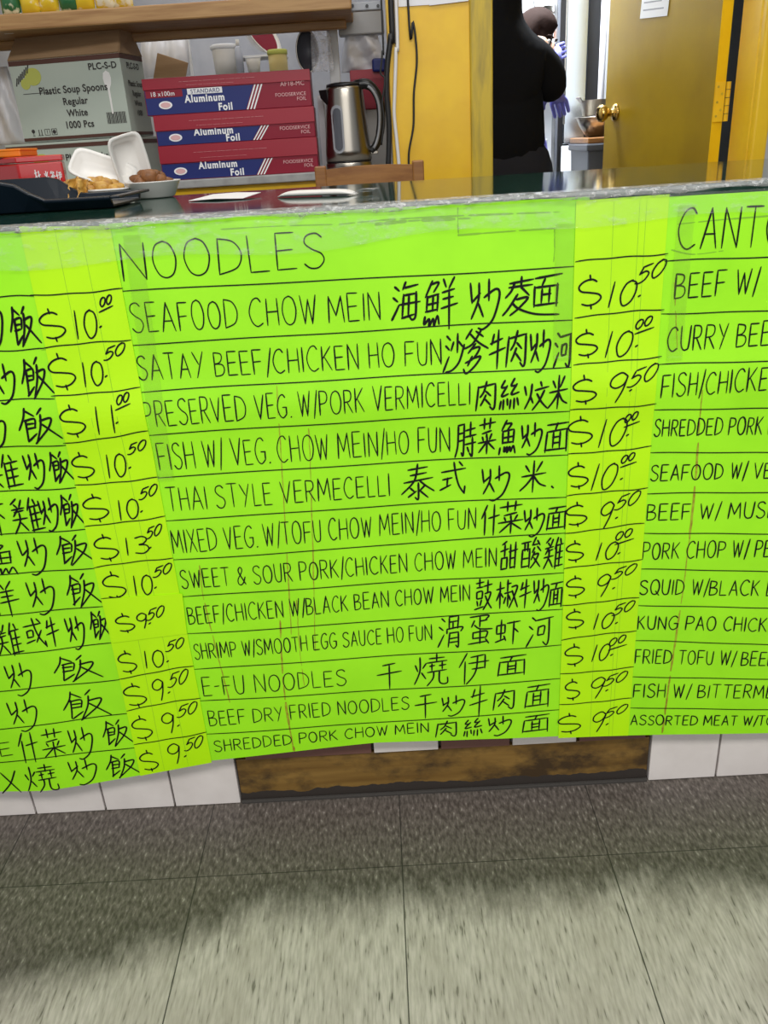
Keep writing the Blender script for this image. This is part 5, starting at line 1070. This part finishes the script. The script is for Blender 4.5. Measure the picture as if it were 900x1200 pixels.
def glove(parent, wrist, tip, side, curl=.25, s=1.0, fingers_down=None):
    w, t = Vector(wrist), Vector(tip); d = (t-w).normalized(); side = (Vector(side)-d*Vector(side).dot(d)).normalized(); up2 = d.cross(side)
    N = [(w-d*.045*s, .027*s), (w, .025*s), (w+d*.045*s, (.034*s, .018*s)), (w+d*.080*s, (.034*s, .016*s))]; E = [(0, 1), (1, 2), (2, 3)]
    for k, (o, L) in enumerate(((-.030, .070), (-.010, .080), (.010, .075), (.028, .060))):
        b = w+d*.082*s+side*o*s; i0 = len(N)
        N += [(b, .0095*s), (b+d*L*.5*s+up2*curl*.02*s, .0088*s), (b+d*L*s*(.98)+up2*curl*.055*s, .0075*s)]; E += [(3, i0), (i0, i0+1), (i0+1, i0+2)]
    i0 = len(N); N += [(w+d*.03*s+side*-.040*s, .012*s), (w+d*.062*s+side*-.062*s+up2*.008*s, .0105*s), (w+d*.088*s+side*-.066*s+up2*.014*s, .009*s)]; E += [(2, i0), (i0, i0+1), (i0+1, i0+2)]
    return skin('glove', N, E, 'glove', parent, 1, 1)
def head(parent, c, fwd_, upv, hair_long=.0, r=.098):
    """hair, ears, nose, eyes and mouth round a head centre; the skull itself belongs to the body"""
    c = Vector(c); f = Vector(fwd_).normalized(); u = Vector(upv); u = (u-f*u.dot(f)).normalized(); s = f.cross(u)
    M4 = Matrix(((s.x, f.x, u.x, c.x), (s.y, f.y, u.y, c.y), (s.z, f.z, u.z, c.z), (0, 0, 0, 1)))
    m = MB().ball((0, 0, 0), 1, 28, r*.84, r*1.0, r*1.12)
    hv = []
    for v in m.v:
        q = v.copy()
        if q.y > r*.25 and q.z < r*.55: q *= .80          # keep the face clear
        elif q.z < -r*.55 and hair_long < .02: q *= .84
        q.z -= hair_long*max(0, -q.z/r)
        hv.append(q)
    m.v = hv; m.xf(M4).build('hair', 'hair', parent, 0, True)
    for k in (-1, 1):
        MB().ball((k*r*.80, r*.02, -r*.12), r*.20, 10, .45, .8, 1.25).xf(M4).build('ear', 'skin', parent, 0, True)
        e = MB().ball((k*r*.32, r*.84, r*.0), r*.12, 10, 1.3, .6, .8).xf(M4).build('eye', 'foam', parent, 0, True); MB().ball((k*r*.32, r*.895, r*.0), r*.06, 8, 1, .6, 1).xf(M4).build('pupil', 'hair', e, 0, True)
        MB().tube([(k*r*.18, r*.90, r*.19), (k*r*.35, r*.88, r*.23), (k*r*.52, r*.78, r*.18)], r*.04, 6).xf(M4).build('eyebrow', 'hair', parent, 0, True)
    MB().lathe([(r*.06, 0), (r*.13, -r*.28), (r*.11, -r*.36), (0, -r*.38)], (0, r*.90, r*.06), 12, (0, -.25, 1)).xf(M4).build('nose', 'skin', parent, 0, True)
    MB().ball((0, r*.83, -r*.55), r*.16, 10, 1.5, .5, .45).xf(M4).build('mouth', 'redlid', parent, 0, True)
# worker A: back to us, all in black
AY = 2.36
def PA(px, py, y): p = P(px, py, 1, y); return Vector((p.x, y, p.z))
sc_ = PA(586, 30, AY); ax_ = sc_.x
pa = thing('person', 'person in black seen from behind in the doorway, violet gloves', 'person', (ax_, AY, 0))
zsh = PA(635, 48, AY).z; pel = Vector((ax_, AY+.03, .92)); chest = Vector((ax_, AY, zsh-.10)); nk = Vector((ax_+.005, AY+.02, zsh+.06)); hdc = Vector((ax_+.005, AY+.05, zsh+.21))
rs = PA(633, 58, AY); rs.y = AY; re = PA(643, 104, AY+.02); rw = PA(651, 106, AY+.13)
re.y = AY+.02; lsh = Vector((2*ax_-rs.x, AY, rs.z)); lel = lsh+Vector((-.06, .04, -.28)); lwr = lel+Vector((.05, .22, .02))
N, E = body([(None, chain((pel, (.15, .11)), (Vector((ax_, AY+.01, 1.12)), (.135, .10)), (chest, (.16, .11)), (nk-Vector((0, 0, .03)), .062), (hdc-Vector((0, .01, .09)), .065), (hdc, (.082, .09)), (hdc+Vector((0, .0, .07)), .07))),
             (2, chain((rs, .058), (re, .043), (rw, .031))), (2, chain((lsh, .058), (lel, .043), (lwr, .031))),
             (0, chain((pel+Vector((.10, 0, -.06)), .095), (Vector((ax_+.11, AY+.03, .48)), .062), (Vector((ax_+.11, AY, .09)), .045), (Vector((ax_+.12, AY+.16, .04)), .04))),
             (0, chain((pel+Vector((-.10, 0, -.06)), .095), (Vector((ax_-.11, AY+.03, .48)), .062), (Vector((ax_-.11, AY, .09)), .045), (Vector((ax_-.12, AY+.16, .04)), .04)))])
N = [(p, tuple(c*.86 for c in r) if isinstance(r, tuple) else r*.86) for p, r in N]; skin('body', N, E, 'skin', pa)
N, E = body([(None, chain((Vector((ax_, AY+.03, .80)), (.20, .15)), (Vector((ax_, AY+.02, 1.0)), (.185, .14)), (Vector((ax_, AY+.01, 1.15)), (.185, .135)), (chest-Vector((0, 0, .02)), (.185, .135)), (Vector((ax_, AY, zsh+.0)), (.135, .105)), (nk+Vector((0, -.01, .01)), .078), (hdc-Vector((0, .055, .06)), .080), (hdc+Vector((0, -.05, .02)), .082))),
             (3, chain((rs+Vector((-.01, 0, -.01)), .078), (rs.lerp(re, .5)+Vector((.01, 0, 0)), .072), (re+Vector((.005, 0, 0)), .068), (re.lerp(rw, .6), .05))), (3, chain((lsh, .08), (lel, .066), (lel.lerp(lwr, .6), .05)))])
skin('hoodie', N, E, 'cloth', pa)
N, E = body([(None, chain((Vector((ax_, AY+.03, 1.0)), (.19, .15)), (Vector((ax_, AY+.03, .90)), (.20, .155)))), (1, chain((Vector((ax_+.10, AY+.03, .78)), .135), (Vector((ax_+.11, AY+.03, .48)), .10), (Vector((ax_+.115, AY+.02, .12)), .08))), (1, chain((Vector((ax_-.10, AY+.03, .78)), .135), (Vector((ax_-.11, AY+.03, .48)), .10), (Vector((ax_-.115, AY+.02, .12)), .08)))])
skin('trousers', N, E, 'apron', pa)
for s in (-1, 1): MB().ball((ax_+s*.12, AY+.08, .045), .05, 14, .95, 2.5, .85).build('shoe', 'black', pa, 0, True)
head(pa, hdc, (.35, 1, -.15), (0, .05, 1), .03)
glove(pa, rw, PA(656, 122, AY+.22), (1, .2, 0), .6, .95); glove(pa, lwr, lwr+Vector((.08, .1, -.03)), (1, 0, 0), .3)
# worker B: bending over behind, reaching to the refrigerator
BY2 = 2.92
hc = PA(626, 43, BY2); bx_ = hc.x-.16
pb = thing('person', 'dark haired person bending behind the one in black, one violet glove on the refrigerator', 'person', (bx_, BY2, 0))
pel = Vector((bx_-.16, BY2+.05, .90)); ch2 = Vector((bx_+.05, BY2+.0, hc.z-.22)); nk2 = ch2.lerp(hc, .55)
s1 = ch2+Vector((.06, -.14, .04)); s2_ = ch2+Vector((.05, .15, .05)); e2 = PA(628, 70, BY2+.05); e2.y = BY2+.05; w2 = PA(649, 65, BY2+.12)
e1 = PA(629, 118, BY2-.10); w1 = PA(630, 143, BY2-.06)
N, E = body([(None, chain((pel, (.14, .11)), (pel.lerp(ch2, .5), (.125, .10)), (ch2, (.145, .105)), (nk2, .052), (hc-Vector((0, .0, .05)), .06), (hc, (.078, .088)), (hc+Vector((-.02, 0, .06)), .066))),
             (2, chain((s1, .05), (e1, .036), (w1, .027))), (2, chain((s2_, .05), (e2, .038), (w2, .027))),
             (0, chain((pel+Vector((0, -.10, -.06)), .09), (Vector((pel.x+.04, BY2-.06, .48)), .06), (Vector((pel.x, BY2-.06, .09)), .043), (Vector((pel.x+.14, BY2-.06, .04)), .038))),
             (0, chain((pel+Vector((0, .10, -.06)), .09), (Vector((pel.x+.04, BY2+.16, .48)), .06), (Vector((pel.x, BY2+.16, .09)), .043), (Vector((pel.x+.14, BY2+.16, .04)), .038)))])
skin('body', N, E, 'skin', pb)
N, E = body([(None, chain((pel-Vector((0, 0, .04)), (.165, .13)), (pel.lerp(ch2, .5), (.155, .125)), (ch2, (.165, .125)), (nk2-Vector((.01, 0, .02)), .07))), (2, chain((s1, .068), (s1.lerp(e1, .5), .055))), (2, chain((s2_, .068), (s2_.lerp(e2, .5), .055)))])
skin('shirt', N, E, 'apron', pb)
N, E = body([(None, chain((pel+Vector((0, 0, .02)), (.16, .13)), (pel-Vector((0, 0, .06)), (.155, .13)))), (1, chain((Vector((pel.x+.03, BY2-.06, .55)), .09), (Vector((pel.x, BY2-.06, .12)), .07))), (1, chain((Vector((pel.x+.03, BY2+.16, .55)), .09), (Vector((pel.x, BY2+.16, .12)), .07)))])
skin('trousers', N, E, 'cloth', pb)
for s in (-.06, .16): MB().ball((pel.x+.06, BY2+s, .042), .045, 14, 2.5, .95, .85).build('shoe', 'black', pb, 0, True)
head(pb, hc, (1, -.65, -.5), (.3, 0, 1), .03)
glove(pb, w2, PA(657, 58, BY2+.26), (0, .3, 1), .5, .92); glove(pb, w1, PA(631, 163, BY2-.05), (1, .2, 0), .35)
